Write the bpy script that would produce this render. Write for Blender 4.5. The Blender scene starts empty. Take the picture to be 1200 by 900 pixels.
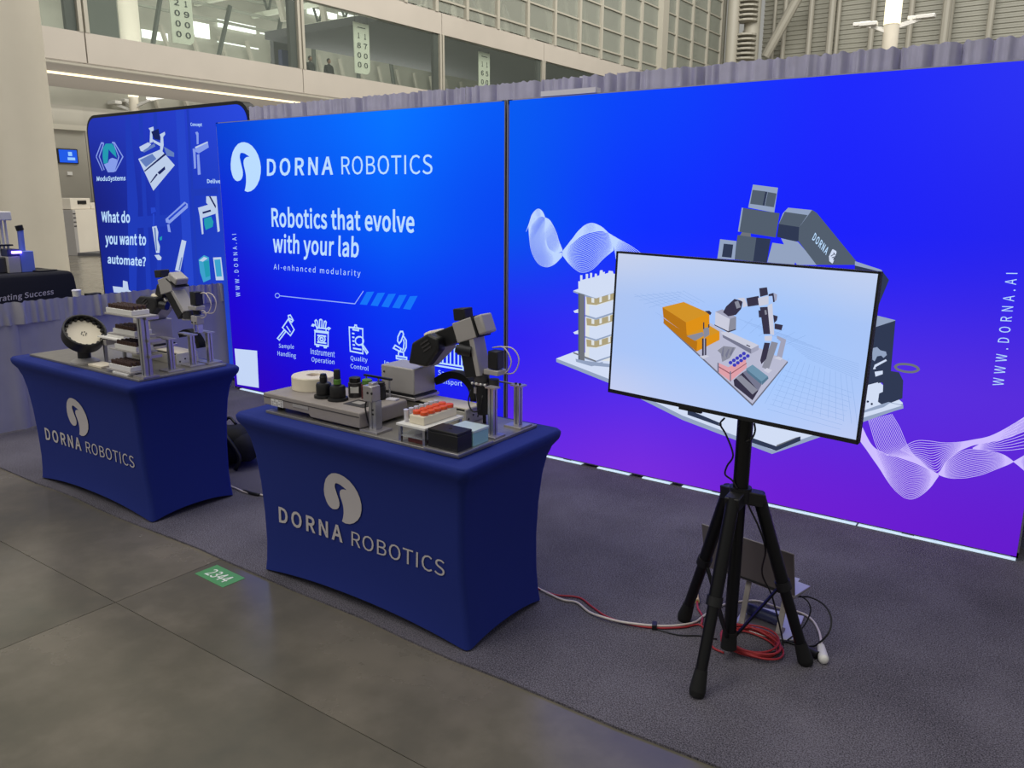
import bpy, bmesh, math, random
from mathutils import Vector, Matrix, Quaternion

C = bpy.context.scene.collection
R = math.radians
PI = math.pi
rnd = random.Random(7)

# ------------------------------------------------------------------ camera
cam_data = bpy.data.cameras.new('camera')
cam = bpy.data.objects.new('camera', cam_data)
C.objects.link(cam)
_r = Vector((0.81647, 0.57735, 0.00604))
_u = Vector((-0.13480, 0.18044, 0.97430))
_f = Vector((-0.56143, 0.79631, -0.22515))
cam.matrix_world = Matrix(((_r.x, _u.x, -_f.x, 3.1669), (_r.y, _u.y, -_f.y, -4.4142), (_r.z, _u.z, -_f.z, 1.7239), (0, 0, 0, 1)))
cam_data.sensor_fit = 'HORIZONTAL'
cam_data.sensor_width = 36.0
cam_data.lens = 941.12 * 36.0 / 1200.0
cam_data.clip_end = 400
bpy.context.scene.camera = cam

# ------------------------------------------------------------------ world (soft grey daylight of the hall)
world = bpy.data.worlds.new('hall_light')
bpy.context.scene.world = world
world.use_nodes = True
bg = world.node_tree.nodes['Background']
bg.inputs[0].default_value = (0.93, 0.92, 0.86, 1)
bg.inputs[1].default_value = 0.34

def area_light(name, loc, size, power, color=(1, 0.97, 0.92), rot=(0, 0, 0), size_y=None):
    l = bpy.data.lights.new(name, 'AREA')
    l.energy = power; l.color = color; l.size = size
    if size_y: l.shape = 'RECTANGLE'; l.size_y = size_y
    o = bpy.data.objects.new(name, l); C.objects.link(o)
    o.location = loc; o.rotation_euler = rot
    return o

area_light('roof_light_main', (0, -6, 16), 14, 800, size_y=10)
area_light('bridge_fill', (-6, 22, 24), 16, 10500, (1, 0.96, 0.88), rot=(0, R(62), 0), size_y=40)  # unseen fill added to brighten the bridge facade
area_light('column_fill', (-5, -13, 14), 8, 850, (1, 0.96, 0.88), rot=Vector((-7, 15, -11)).to_track_quat('-Z', 'Y').to_euler(), size_y=5)  # fill added to lift the round column, not a hall lamp
area_light('far_wall_fill', (2, 40, 30), 50, 13500, (1, 0.98, 0.92), rot=(R(72), 0, 0), size_y=10)  # added out of view to brighten the far corrugated wall
area_light('concourse_fill', (-39, 22, 16.2), 8, 2000, (1, 0.99, 0.94), size_y=60)  # extra fill, added so the concourse interior comes out brighter
area_light('soffit_fill', (-31, 16, 0.6), 7, 1500, (1, 0.96, 0.88), rot=(PI, 0, 0), size_y=50)  # added upward fill in place of floor bounce onto the soffit
area_light('truss_fill', (-39.5, 16, 7.2), 7, 2600, (1, 0.99, 0.94), rot=(PI, 0, 0), size_y=60)  # fill added from below to brighten the hall roof and trusses
area_light('underpass_fill', (-41.5, 16, 6.0), 5, 500, (1, 0.96, 0.88), size_y=44)  # added fill that brightens the walls beneath the bridge

vs = bpy.context.scene.view_settings
vs.view_transform = 'Standard'
vs.look = 'None'
vs.exposure = 0.0
vs.gamma = 1.0
vs.use_curve_mapping = False

# ------------------------------------------------------------------ materials
def lin(c):
    return tuple(((v / 255) / 12.92 if v / 255 <= 0.04045 else ((v / 255 + 0.055) / 1.055) ** 2.4) for v in c) + (1,)

M = {}
def mat(name, rgb, rough=0.6, metal=0.0, vary=0.0, scale=20, bump=0.0, bscale=None, emit=None, spec=None, coat=0):
    m = bpy.data.materials.new(name); m.use_nodes = True
    nt = m.node_tree; b = nt.nodes['Principled BSDF']
    b.inputs['Base Color'].default_value = lin(rgb)
    b.inputs['Roughness'].default_value = rough
    b.inputs['Metallic'].default_value = metal
    if spec is not None: b.inputs['Specular IOR Level'].default_value = spec
    if coat: b.inputs['Coat Weight'].default_value = coat
    if vary or bump:
        tc = nt.nodes.new('ShaderNodeTexCoord')
        nz = nt.nodes.new('ShaderNodeTexNoise'); nz.inputs['Scale'].default_value = scale; nz.inputs['Detail'].default_value = 5
        nt.links.new(tc.outputs['Object'], nz.inputs['Vector'])
        if vary:
            rp = nt.nodes.new('ShaderNodeValToRGB')
            c = lin(rgb)
            rp.color_ramp.elements[0].position = 0.3; rp.color_ramp.elements[1].position = 0.7
            rp.color_ramp.elements[0].color = tuple(v * (1 - vary) for v in c[:3]) + (1,)
            rp.color_ramp.elements[1].color = tuple(min(1, v * (1 + vary)) for v in c[:3]) + (1,)
            nt.links.new(nz.outputs['Fac'], rp.inputs['Fac']); nt.links.new(rp.outputs['Color'], b.inputs['Base Color'])
        if bump:
            n2 = nz
            if bscale:
                n2 = nt.nodes.new('ShaderNodeTexNoise'); n2.inputs['Scale'].default_value = bscale; n2.inputs['Detail'].default_value = 3
                nt.links.new(tc.outputs['Object'], n2.inputs['Vector'])
            bp = nt.nodes.new('ShaderNodeBump'); bp.inputs['Strength'].default_value = bump; bp.inputs['Distance'].default_value = 0.01
            nt.links.new(n2.outputs['Fac'], bp.inputs['Height']); nt.links.new(bp.outputs['Normal'], b.inputs['Normal'])
    if emit:
        b.inputs['Emission Color'].default_value = lin(rgb); b.inputs['Emission Strength'].default_value = emit
    M[name] = m
    return m

def glow(name, rgb, strength=1.0):          # backlit print: the print gives off light
    m = bpy.data.materials.new(name); m.use_nodes = True
    nt = m.node_tree; b = nt.nodes['Principled BSDF']
    b.inputs['Base Color'].default_value = (0.004, 0.004, 0.004, 1)
    b.inputs['Roughness'].default_value = 0.7
    b.inputs['Specular IOR Level'].default_value = 0.03
    b.inputs['Emission Color'].default_value = lin(rgb); b.inputs['Emission Strength'].default_value = strength
    M[name] = m
    return m

def glow_vc(name, strength=1.0, streak=False):
    m = glow(name, (255, 255, 255), strength)
    nt = m.node_tree; b = nt.nodes['Principled BSDF']
    a = nt.nodes.new('ShaderNodeAttribute'); a.attribute_name = 'print_color'
    nt.links.new(a.outputs['Color'], b.inputs['Emission Color'])
    return m

def glass(name, rgb, alpha, rough=0.05):
    m = bpy.data.materials.new(name); m.use_nodes = True
    nt = m.node_tree
    for n in list(nt.nodes): nt.nodes.remove(n)
    out = nt.nodes.new('ShaderNodeOutputMaterial'); mix = nt.nodes.new('ShaderNodeMixShader')
    tr = nt.nodes.new('ShaderNodeBsdfTransparent'); gl = nt.nodes.new('ShaderNodeBsdfPrincipled')
    tr.inputs[0].default_value = (0.93, 0.96, 0.94, 1)
    gl.inputs['Base Color'].default_value = lin(rgb); gl.inputs['Roughness'].default_value = rough
    mix.inputs[0].default_value = alpha
    nt.links.new(tr.outputs[0], mix.inputs[1]); nt.links.new(gl.outputs[0], mix.inputs[2]); nt.links.new(mix.outputs[0], out.inputs[0])
    M[name] = m
    return m

def concrete(name):
    m = mat(name, (120, 112, 98), 0.32)
    nt = m.node_tree; b = nt.nodes['Principled BSDF']
    tc = nt.nodes.new('ShaderNodeTexCoord')
    n1 = nt.nodes.new('ShaderNodeTexNoise'); n1.inputs['Scale'].default_value = 1.3; n1.inputs['Detail'].default_value = 8; n1.inputs['Roughness'].default_value = 0.62
    n2 = nt.nodes.new('ShaderNodeTexNoise'); n2.inputs['Scale'].default_value = 9; n2.inputs['Detail'].default_value = 6
    ad = nt.nodes.new('ShaderNodeMath'); ad.operation = 'MULTIPLY_ADD'; ad.inputs[1].default_value = 0.3
    r1 = nt.nodes.new('ShaderNodeValToRGB')
    e = r1.color_ramp.elements
    e[0].position = 0.42; e[0].color = lin((92, 89, 80)); e[1].position = 0.85; e[1].color = lin((120, 113, 101))
    x = e.new(0.63); x.color = lin((103, 98, 87))
    nt.links.new(tc.outputs['Object'], n1.inputs['Vector']); nt.links.new(tc.outputs['Object'], n2.inputs['Vector'])
    nt.links.new(n2.outputs['Fac'], ad.inputs[0]); nt.links.new(n1.outputs['Fac'], ad.inputs[2])
    nt.links.new(ad.outputs[0], r1.inputs['Fac']); nt.links.new(r1.outputs['Color'], b.inputs['Base Color'])
    rr = nt.nodes.new('ShaderNodeMapRange'); rr.inputs[1].default_value = 0.3; rr.inputs[2].default_value = 0.7; rr.inputs[3].default_value = 0.13; rr.inputs[4].default_value = 0.30
    nt.links.new(n1.outputs['Fac'], rr.inputs[0]); nt.links.new(rr.outputs[0], b.inputs['Roughness'])
    b.inputs['Specular IOR Level'].default_value = 0.5
    return m

concrete('concrete')
mat('joint', (70, 66, 60), 0.9)
def carpet(name):
    m = mat(name, (92, 90, 96), 0.97, spec=0.05)
    nt = m.node_tree; b = nt.nodes['Principled BSDF']
    tc = nt.nodes.new('ShaderNodeTexCoord')
    n1 = nt.nodes.new('ShaderNodeTexNoise'); n1.inputs['Scale'].default_value = 210; n1.inputs['Detail'].default_value = 3
    n2 = nt.nodes.new('ShaderNodeTexNoise'); n2.inputs['Scale'].default_value = 2.2; n2.inputs['Detail'].default_value = 4
    ad = nt.nodes.new('ShaderNodeMath'); ad.operation = 'MULTIPLY_ADD'; ad.inputs[1].default_value = 0.25
    r1 = nt.nodes.new('ShaderNodeValToRGB'); e = r1.color_ramp.elements
    e[0].position = 0.47; e[0].color = lin((60, 58, 64)); e[1].position = 0.76; e[1].color = lin((122, 118, 128))
    for n in (n1, n2): nt.links.new(tc.outputs['Object'], n.inputs['Vector'])
    nt.links.new(n2.outputs['Fac'], ad.inputs[0]); nt.links.new(n1.outputs['Fac'], ad.inputs[2]); nt.links.new(ad.outputs[0], r1.inputs['Fac'])
    nt.links.new(r1.outputs['Color'], b.inputs['Base Color'])
    bp = nt.nodes.new('ShaderNodeBump'); bp.inputs['Strength'].default_value = 0.6; bp.inputs['Distance'].default_value = 0.004
    nt.links.new(n1.outputs['Fac'], bp.inputs['Height']); nt.links.new(bp.outputs['Normal'], b.inputs['Normal'])
    return m
carpet('carpet')
mat('spandex', (31, 47, 128), 0.75, vary=0.06, scale=400, bump=0.15, bscale=600, spec=0.25)
mat('cover_print', (196, 190, 194), 0.8, spec=0.2)
mat('black_cloth', (16, 17, 30), 0.85, vary=0.1, scale=60)
mat('drape', (190, 188, 214), 0.9, vary=0.08, scale=9, bump=0.1, bscale=300, spec=0.1)
mat('drape_side', (168, 166, 176), 0.9, vary=0.05, scale=6, spec=0.1)
mat('column_paint', (228, 220, 204), 0.6, vary=0.04, scale=1.2)
mat('fascia', (190, 182, 172), 0.5, vary=0.03, scale=0.7)
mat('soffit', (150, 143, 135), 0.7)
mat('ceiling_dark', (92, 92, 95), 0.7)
mat('mullion', (178, 173, 160), 0.5)
mat('mullion_dark', (70, 70, 70), 0.5)
mat('metal_siding', (168, 166, 154), 0.5, vary=0.05, scale=0.5)
mat('wall_grey', (160, 156, 146), 0.7, vary=0.05, scale=0.6)
mat('truss', (140, 142, 130), 0.6)
mat('truss_dark', (78, 82, 76), 0.6)
mat('alu', (190, 190, 196), 0.32, 0.9, bump=0.03, bscale=200)
mat('alu_plate', (150, 146, 140), 0.42, 0.6, vary=0.08, scale=30)
mat('silver', (186, 182, 184), 0.35, 0.75)
mat('silver_paint', (178, 174, 172), 0.45, 0.2)
mat('black_plastic', (20, 20, 23), 0.45)
mat('black_metal', (15, 15, 18), 0.38, 0.3)
mat('rubber', (12, 12, 13), 0.8)
mat('dark_grey', (58, 56, 58), 0.5)
mat('lid_grey', (122, 116, 116), 0.45)
mat('instrument_grey', (152, 144, 140), 0.55, vary=0.04, scale=25)
mat('cream', (232, 222, 200), 0.5)
mat('white_plastic', (228, 226, 222), 0.45)
mat('rail_cream', (186, 182, 172), 0.45, 0.2)
mat('orange_cap', (238, 92, 44), 0.4)
mat('teal_box', (150, 200, 208), 0.4)
mat('teal_lid', (196, 214, 220), 0.35)
mat('green_cap', (86, 130, 52), 0.5)
mat('brown_tip', (70, 48, 40), 0.6)
mat('red_cable', (168, 44, 50), 0.5)
mat('white_cable', (214, 204, 198), 0.5)
mat('yellow_tag', (214, 190, 130), 0.5)
mat('sticker_green', (84, 150, 96), 0.5)
mat('sticker_white', (232, 236, 228), 0.5)
mat('paper', (238, 236, 250), 0.6)
mat('cabinet_white', (222, 214, 200), 0.5, vary=0.03, scale=2)
mat('blue_device', (110, 130, 220), 0.4)
mat('navy_panel', (38, 44, 86), 0.5)
mat('dark_coat', (44, 44, 46), 0.8, vary=0.2, scale=30)
mat('black_coat', (24, 24, 27), 0.8, vary=0.2, scale=30)
mat('skin', (150, 112, 92), 0.6)
mat('hair', (26, 22, 20), 0.7)
mat('sign_cream', (222, 224, 208), 0.6)
mat('sign_ink', (66, 70, 70), 0.6)
mat('maroon', (96, 42, 46), 0.6)
mat('clear_tube', (214, 212, 222), 0.2)
glass('acrylic', (210, 212, 220), 0.35)
glass('window_glass', (150, 158, 152), 0.10, 0.04)
glass('facade_glass', (176, 178, 168), 0.45, 0.08)

# ------------------------------------------------------------------ helpers
class G:
    """collects shapes (world coordinates) and links them as ONE mesh object"""
    def __init__(s): s.bm = bmesh.new()
    def _m(s, faces, m):
        for f in faces: f.material_index = m
        return faces
    def box(s, c, size, rz=0.0, m=0, axes=None):
        c = Vector(c)
        if axes is None: axes = (Vector((math.cos(rz), math.sin(rz), 0)), Vector((-math.sin(rz), math.cos(rz), 0)), Vector((0, 0, 1)))
        a, b, d = (Vector(x).normalized() * h / 2 for x, h in zip(axes, size))
        v = [s.bm.verts.new(c + a * i + b * j + d * k) for i in (-1, 1) for j in (-1, 1) for k in (-1, 1)]
        q = ((0, 1, 3, 2), (4, 6, 7, 5), (0, 4, 5, 1), (2, 3, 7, 6), (0, 2, 6, 4), (1, 5, 7, 3))
        s._m([s.bm.faces.new([v[i] for i in f]) for f in q], m); return s
    def span(s, a, b, m=0):
        a, b = Vector(a), Vector(b)
        return s.box((a + b) / 2, tuple(abs(x) for x in (b - a)), m=m)
    def beam(s, p, q, w, t, up=(0, 0, 1), m=0, ext=0.0):      # w along 'side', t along 'up'
        p, q = Vector(p), Vector(q); d = (q - p).normalized(); up = Vector(up)
        side = d.cross(up).normalized(); u2 = side.cross(d).normalized()
        return s.box((p + q) / 2, ((q - p).length + 2 * ext, w, t), axes=(d, side, u2), m=m)
    def ring(s, c, ax, r, n, ref=None):
        ax = Vector(ax).normalized()
        ref = Vector(ref) if ref is not None else (Vector((0, 0, 1)) if abs(ax.z) < 0.9 else Vector((1, 0, 0)))
        a = ax.cross(ref).normalized(); b = ax.cross(a)
        return [s.bm.verts.new(Vector(c) + (a * math.cos(2 * PI * k / n) + b * math.sin(2 * PI * k / n)) * r) for k in range(n)]
    def bridge(s, A, B, m):
        n = len(A)
        s._m([s.bm.faces.new((A[k], A[(k + 1) % n], B[(k + 1) % n], B[k])) for k in range(n)], m)
    def cyl(s, p, q, r, r2=None, n=14, m=0):
        p, q = Vector(p), Vector(q)
        A = s.ring(p, q - p, r, n); B = s.ring(q, q - p, r if r2 is None else r2, n)
        s.bridge(A, B, m); s._m([s.bm.faces.new(A[::-1]), s.bm.faces.new(B)], m); return s
    def lathe(s, prof, base, axis=(0, 0, 1), n=24, m=0, cap=True):
        base = Vector(base); axis = Vector(axis).normalized()
        rs = [s.ring(base + axis * z, axis, max(r, 1e-4), n) for r, z in prof]
        for a, b in zip(rs, rs[1:]): s.bridge(a, b, m)
        if cap: s._m([s.bm.faces.new(rs[0][::-1]), s.bm.faces.new(rs[-1])], m)
        return s
    def prism(s, pts, vec, m=0, m2=None):
        vec = Vector(vec)
        A = [s.bm.verts.new(Vector(p)) for p in pts]; B = [s.bm.verts.new(Vector(p) + vec) for p in pts]
        s.bridge(A, B, m if m2 is None else m2); s._m([s.bm.faces.new(A[::-1]), s.bm.faces.new(B)], m); return s
    def poly(s, pts, m=0):
        s._m([s.bm.faces.new([s.bm.verts.new(Vector(p)) for p in pts])], m); return s
    def tube(s, path, r, n=8, m=0, smooth=4, closed=False):
        P = [Vector(p) for p in path]
        if smooth > 1: P = catmull(P, smooth, closed)
        prev = None; ref = Vector((0.31, 0.17, 0.93)); first = None
        L = len(P)
        for i, p in enumerate(P):
            if closed: t = P[(i + 1) % L] - P[i - 1]
            else: t = P[min(i + 1, L - 1)] - P[max(i - 1, 0)]
            if t.length < 1e-7: continue
            if abs(t.normalized().dot(ref)) > 0.96: ref = Vector((0.9, -0.3, 0.2))
            rg = s.ring(p, t, r, n, ref)
            if prev: s.bridge(prev, rg, m)
            else: first = rg
            prev = rg
        if closed: s.bridge(prev, first, m)
        else: s._m([s.bm.faces.new(first[::-1]), s.bm.faces.new(prev)], m)
        return s
    def ball(s, c, r, n=12, m=0):
        if not hasattr(r, '__len__'): r = (r, r, r)
        mt = Matrix.Translation(Vector(c)) @ Matrix.Diagonal((*r, 1))
        res = bmesh.ops.create_uvsphere(s.bm, u_segments=n, v_segments=max(6, n // 2), radius=1, matrix=mt)
        fs = set()
        for v in res['verts']: fs.update(v.link_faces)
        s._m(fs, m); return s
    def make(s, name, mats, parent=None, smooth=False, bevel=0.0, seg=2, normals=True):
        if normals: bmesh.ops.recalc_face_normals(s.bm, faces=s.bm.faces)
        if isinstance(mats, str): mats = [mats]
        xs = [v.co for v in s.bm.verts]
        lo = Vector((min(v.x for v in xs), min(v.y for v in xs), min(v.z for v in xs)))
        hi = Vector((max(v.x for v in xs), max(v.y for v in xs), max(v.z for v in xs)))
        org = Vector(((lo.x + hi.x) / 2, (lo.y + hi.y) / 2, lo.z))
        for v in s.bm.verts: v.co -= org
        me = bpy.data.meshes.new(name); s.bm.to_mesh(me); s.bm.free()
        for n_ in mats: me.materials.append(M[n_])
        if smooth:
            for p in me.polygons: p.use_smooth = True
        o = bpy.data.objects.new(name, me); C.objects.link(o)
        pw = Vector(W.get(parent.name, (0, 0, 0))) if parent else Vector((0, 0, 0))
        if parent: o.parent = parent
        o.location = org - pw; W[o.name] = tuple(org)
        if bevel:
            b = o.modifiers.new('bevel', 'BEVEL'); b.width = bevel; b.segments = seg; b.limit_method = 'ANGLE'; b.angle_limit = R(40)
        if smooth == 'auto' or bevel:
            for p in me.polygons: p.use_smooth = True
            try:
                me.set_sharp_from_angle(angle=R(35))
            except Exception: pass
        return o
W = {}

def catmull(P, n, closed=False):
    Q = ([P[-1]] + P + [P[0], P[1]]) if closed else ([P[0] * 2 - P[1]] + P + [P[-1] * 2 - P[-2]])
    out = []
    for i in range(1, len(Q) - 2):
        a, b, c, d = Q[i - 1:i + 3]
        for k in range(n):
            t = k / n
            out.append(0.5 * ((2 * b) + (c - a) * t + (2 * a - 5 * b + 4 * c - d) * t * t + (3 * b - a - 3 * c + d) * t ** 3))
    if not closed: out.append(P[-1])
    return out

def tag(o, label=None, cat=None, group=None, kind=None):
    if label: o['label'] = label
    if cat: o['category'] = cat
    if group: o['group'] = group
    if kind: o['kind'] = kind
    return o

def thing(name, label, cat, loc, group=None, kind=None):
    o = bpy.data.objects.new(name, None); C.objects.link(o); o.location = loc; o.empty_display_size = 0.1
    W[o.name] = tuple(loc)
    return tag(o, label, cat, group, kind)

def dup(root, loc, label=None, rz=None, group=None):
    r = root.copy(); C.objects.link(r); r.location = loc
    if rz is not None: r.rotation_euler = (0, 0, rz)
    W[r.name] = tuple(loc)
    if label: r['label'] = label
    if group: r['group'] = group
    def rec(a, b):
        for ch in list(a.children):
            c = ch.copy(); C.objects.link(c); c.parent = b; rec(ch, c)
    rec(root, r)
    return r

_tc = {}
try:
    import os
    FONT = bpy.data.fonts.load(os.path.join(bpy.utils.resource_path('LOCAL'), 'datafiles', 'fonts', 'Noto Sans CJK Regular.woff2'))
except Exception:
    FONT = None                      # falls back to the built-in font
def text_shape(body, weight=0.0):
    key = (body, weight)
    if key not in _tc:
        cu = bpy.data.curves.new('lettering_curve', 'FONT'); cu.body = body
        if FONT: cu.font = FONT
        cu.resolution_u = 3; cu.offset = weight
        cu.space_character = {'DORNA': 1.12, 'WWW.DORNA.AI': 1.3, 'AI-enhanced modularity': 1.14}.get(body, 1.02)
        o = bpy.data.objects.new('lettering_curve', cu); C.objects.link(o)
        me = bpy.data.meshes.new_from_object(o.evaluated_get(bpy.context.evaluated_depsgraph_get()))
        C.objects.unlink(o); bpy.data.objects.remove(o); bpy.data.curves.remove(cu)
        vs_ = [tuple(v.co) for v in me.vertices]; fs_ = [tuple(p.vertices) for p in me.polygons]
        bpy.data.meshes.remove(me)
        _tc[key] = (vs_, fs_)
    return _tc[key]

def add_text(g, body, o, r, u, weight=0.0, m=0, fn=None):
    """flat letters from baseline start o to baseline end r, cap top at u (3-D points)"""
    vs_, fs_ = text_shape(body, weight)
    x0 = min(v[0] for v in vs_); x1 = max(v[0] for v in vs_); y1 = max(v[1] for v in vs_)
    o, r, u = Vector(o), Vector(r), Vector(u)
    out = []
    for v in vs_:
        p = o + (r - o) * ((v[0] - x0) / (x1 - x0)) + (u - o) * (v[1] / y1)
        if fn: p = fn(p)
        out.append(g.bm.verts.new(p))
    for f in fs_:
        try: g.bm.faces.new([out[i] for i in f]).material_index = m
        except ValueError: pass

def stroke(g, pts, w, m=0, nrm=(0, -1, 0)):
    """a printed line: flat ribbon of width w along a polyline"""
    P = [Vector(p) for p in pts]; nrm = Vector(nrm); L = []; Rr = []
    closed = (P[0] - P[-1]).length < 1e-6
    if closed: P = P[:-1]
    n = len(P)
    for i, p in enumerate(P):
        a = P[i - 1] if (i or closed) else p; b = P[(i + 1) % n] if (i < n - 1 or closed) else p
        d1 = (p - a); d2 = (b - p)
        d1 = d1.normalized() if d1.length > 1e-7 else d2.normalized(); d2 = d2.normalized() if d2.length > 1e-7 else d1
        t = (d1 + d2)
        t = t.normalized() if t.length > 1e-4 else d1
        s_ = t.cross(nrm).normalized(); k = 1 / max(0.5, abs(s_.dot(d1.cross(nrm).normalized())))
        L.append(g.bm.verts.new(p + s_ * w / 2 * k)); Rr.append(g.bm.verts.new(p - s_ * w / 2 * k))
    for i in range(n if closed else n - 1):
        j = (i + 1) % n
        try: g.bm.faces.new((L[i], L[j], Rr[j], Rr[i])).material_index = m
        except ValueError: pass

def bilerp(ctrl, u, v):
    nv, nu = len(ctrl) - 1, len(ctrl[0]) - 1
    x = min(max(u, 0), 1) * nu; y = min(max(v, 0), 1) * nv
    i = min(int(x), nu - 1); j = min(int(y), nv - 1); fx, fy = x - i, y - j
    fx = fx * fx * (3 - 2 * fx) * .5 + fx * .5; fy = fy * fy * (3 - 2 * fy) * .5 + fy * .5
    return tuple((ctrl[j][i][k] * (1 - fx) + ctrl[j][i + 1][k] * fx) * (1 - fy) + (ctrl[j + 1][i][k] * (1 - fx) + ctrl[j + 1][i + 1][k] * fx) * fy for k in range(3))

def print_panel(name, parent, corner, ex, ez, ctrl, mname, nx=36, nz=24, outline=None):
    """a flat printed panel; ctrl[row from bottom][column] of sRGB colours"""
    bm = bmesh.new(); corner, ex, ez = Vector(corner), Vector(ex), Vector(ez)
    lay = bm.verts.layers.float_color.new('print_color')
    V = []
    for j in range(nz + 1):
        row = []
        for i in range(nx + 1):
            u, v = i / nx, j / nz
            p = outline(u, v) if outline else (u, v)
            w = bm.verts.new(corner + ex * p[0] + ez * p[1]); w[lay] = lin(bilerp(ctrl, *p)); row.append(w)
        V.append(row)
    for j in range(nz):
        for i in range(nx): bm.faces.new((V[j][i], V[j][i + 1], V[j + 1][i + 1], V[j + 1][i]))
    g = G(); g.bm.free(); g.bm = bm
    return g.make(name, mname, parent, normals=False)

# ------------------------------------------------------------------ printed artwork: outlines in metres on their own flat surface
EMBLEM_UNIT = [(0.416, 0.022), (0.446, 0.079), (0.466, 0.134), (0.484, 0.196), (0.491, 0.257), (0.494, 0.317), (0.489, 0.371), (0.469, 0.455), (0.446, 0.532), (0.441, 0.594), (0.454, 0.639), (0.481, 0.668), (0.514, 0.688), (0.561, 0.703), (0.648, 0.708), (0.576, 0.743), (0.494, 0.777), (0.444, 0.787), (0.399, 0.792), (0.367, 0.785), (0.347, 0.767), (0.332, 0.733), (0.327, 0.696), (0.344, 0.626), (0.369, 0.535), (0.392, 0.458), (0.399, 0.396), (0.389, 0.334), (0.357, 0.28), (0.312, 0.245), (0.259, 0.228), (0.187, 0.22), (0.125, 0.24), (0.065, 0.287), (0.03, 0.354), (0, 0.463), (0.005, 0.572), (0.04, 0.693), (0.102, 0.814), (0.19, 0.903), (0.299, 0.97), (0.411, 0.998), (0.516, 1), (0.638, 0.975), (0.758, 0.918), (0.86, 0.832), (0.935, 0.733), (0.983, 0.614), (1, 0.493), (0.983, 0.374), (0.935, 0.252), (0.85, 0.146), (0.741, 0.064), (0.623, 0.015), (0.509, 0)]
EMBLEM_B1 = [-2.899, 1.764, -2.498, 2.168]
B1_TEXT = [('DORNA', [(-2.427, 1.897), (-1.639, 1.898), (-2.414, 2.03)], 0.009), ('ROBOTICS', [(-1.545, 1.895), (-0.635, 1.887), (-1.542, 2.027)], 0), ('Robotics that evolve', [(-2.404, 1.487), (-0.816, 1.482), (-2.397, 1.646)], 0.009), ('with your lab', [(-2.41, 1.275), (-1.394, 1.279), (-2.395, 1.431)], 0.009), ('AI-enhanced modularity', [(-2.412, 1.129), (-1.383, 1.131), (-2.408, 1.177)], 0), ('Sample', [(-2.408, 0.458), (-2.21, 0.469), (-2.404, 0.495)], 0), ('Handling', [(-2.43, 0.388), (-2.191, 0.394), (-2.427, 0.428)], 0), ('Instrument', [(-2.001, 0.449), (-1.711, 0.455), (-1.998, 0.498)], 0), ('Operation', [(-1.995, 0.386), (-1.72, 0.395), (-1.991, 0.427)], 0), ('Quality', [(-1.528, 0.455), (-1.339, 0.46), (-1.526, 0.493)], 0), ('Control', [(-1.532, 0.389), (-1.331, 0.391), (-1.53, 0.427)], 0), ('Inspection', [(-1.155, 0.465), (-0.825, 0.473), (-1.153, 0.498)], 0), ('Measurement', [(-1.164, 0.389), (-0.776, 0.403), (-1.163, 0.428)], 0), ('Sample', [(-0.611, 0.455), (-0.416, 0.459), (-0.61, 0.493)], 0), ('Transport', [(-0.642, 0.392), (-0.385, 0.4), (-0.641, 0.427)], 0), ('WWW.DORNA.AI', [(-2.895, 0.863), (-2.889, 1.409), (-2.954, 0.858)], 0)]
B2_TEXT = [('WWW.DORNA.AI', [(2.931, 0.865), (2.921, 1.401), (2.885, 0.863)], 0), ('DORNA', [(1.982, 1.525), (2.06, 1.446), (1.995, 1.56)], 0.009), ('TA', [(2.081, 1.447), (2.1, 1.421), (2.098, 1.461)], 0.01)]
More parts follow.
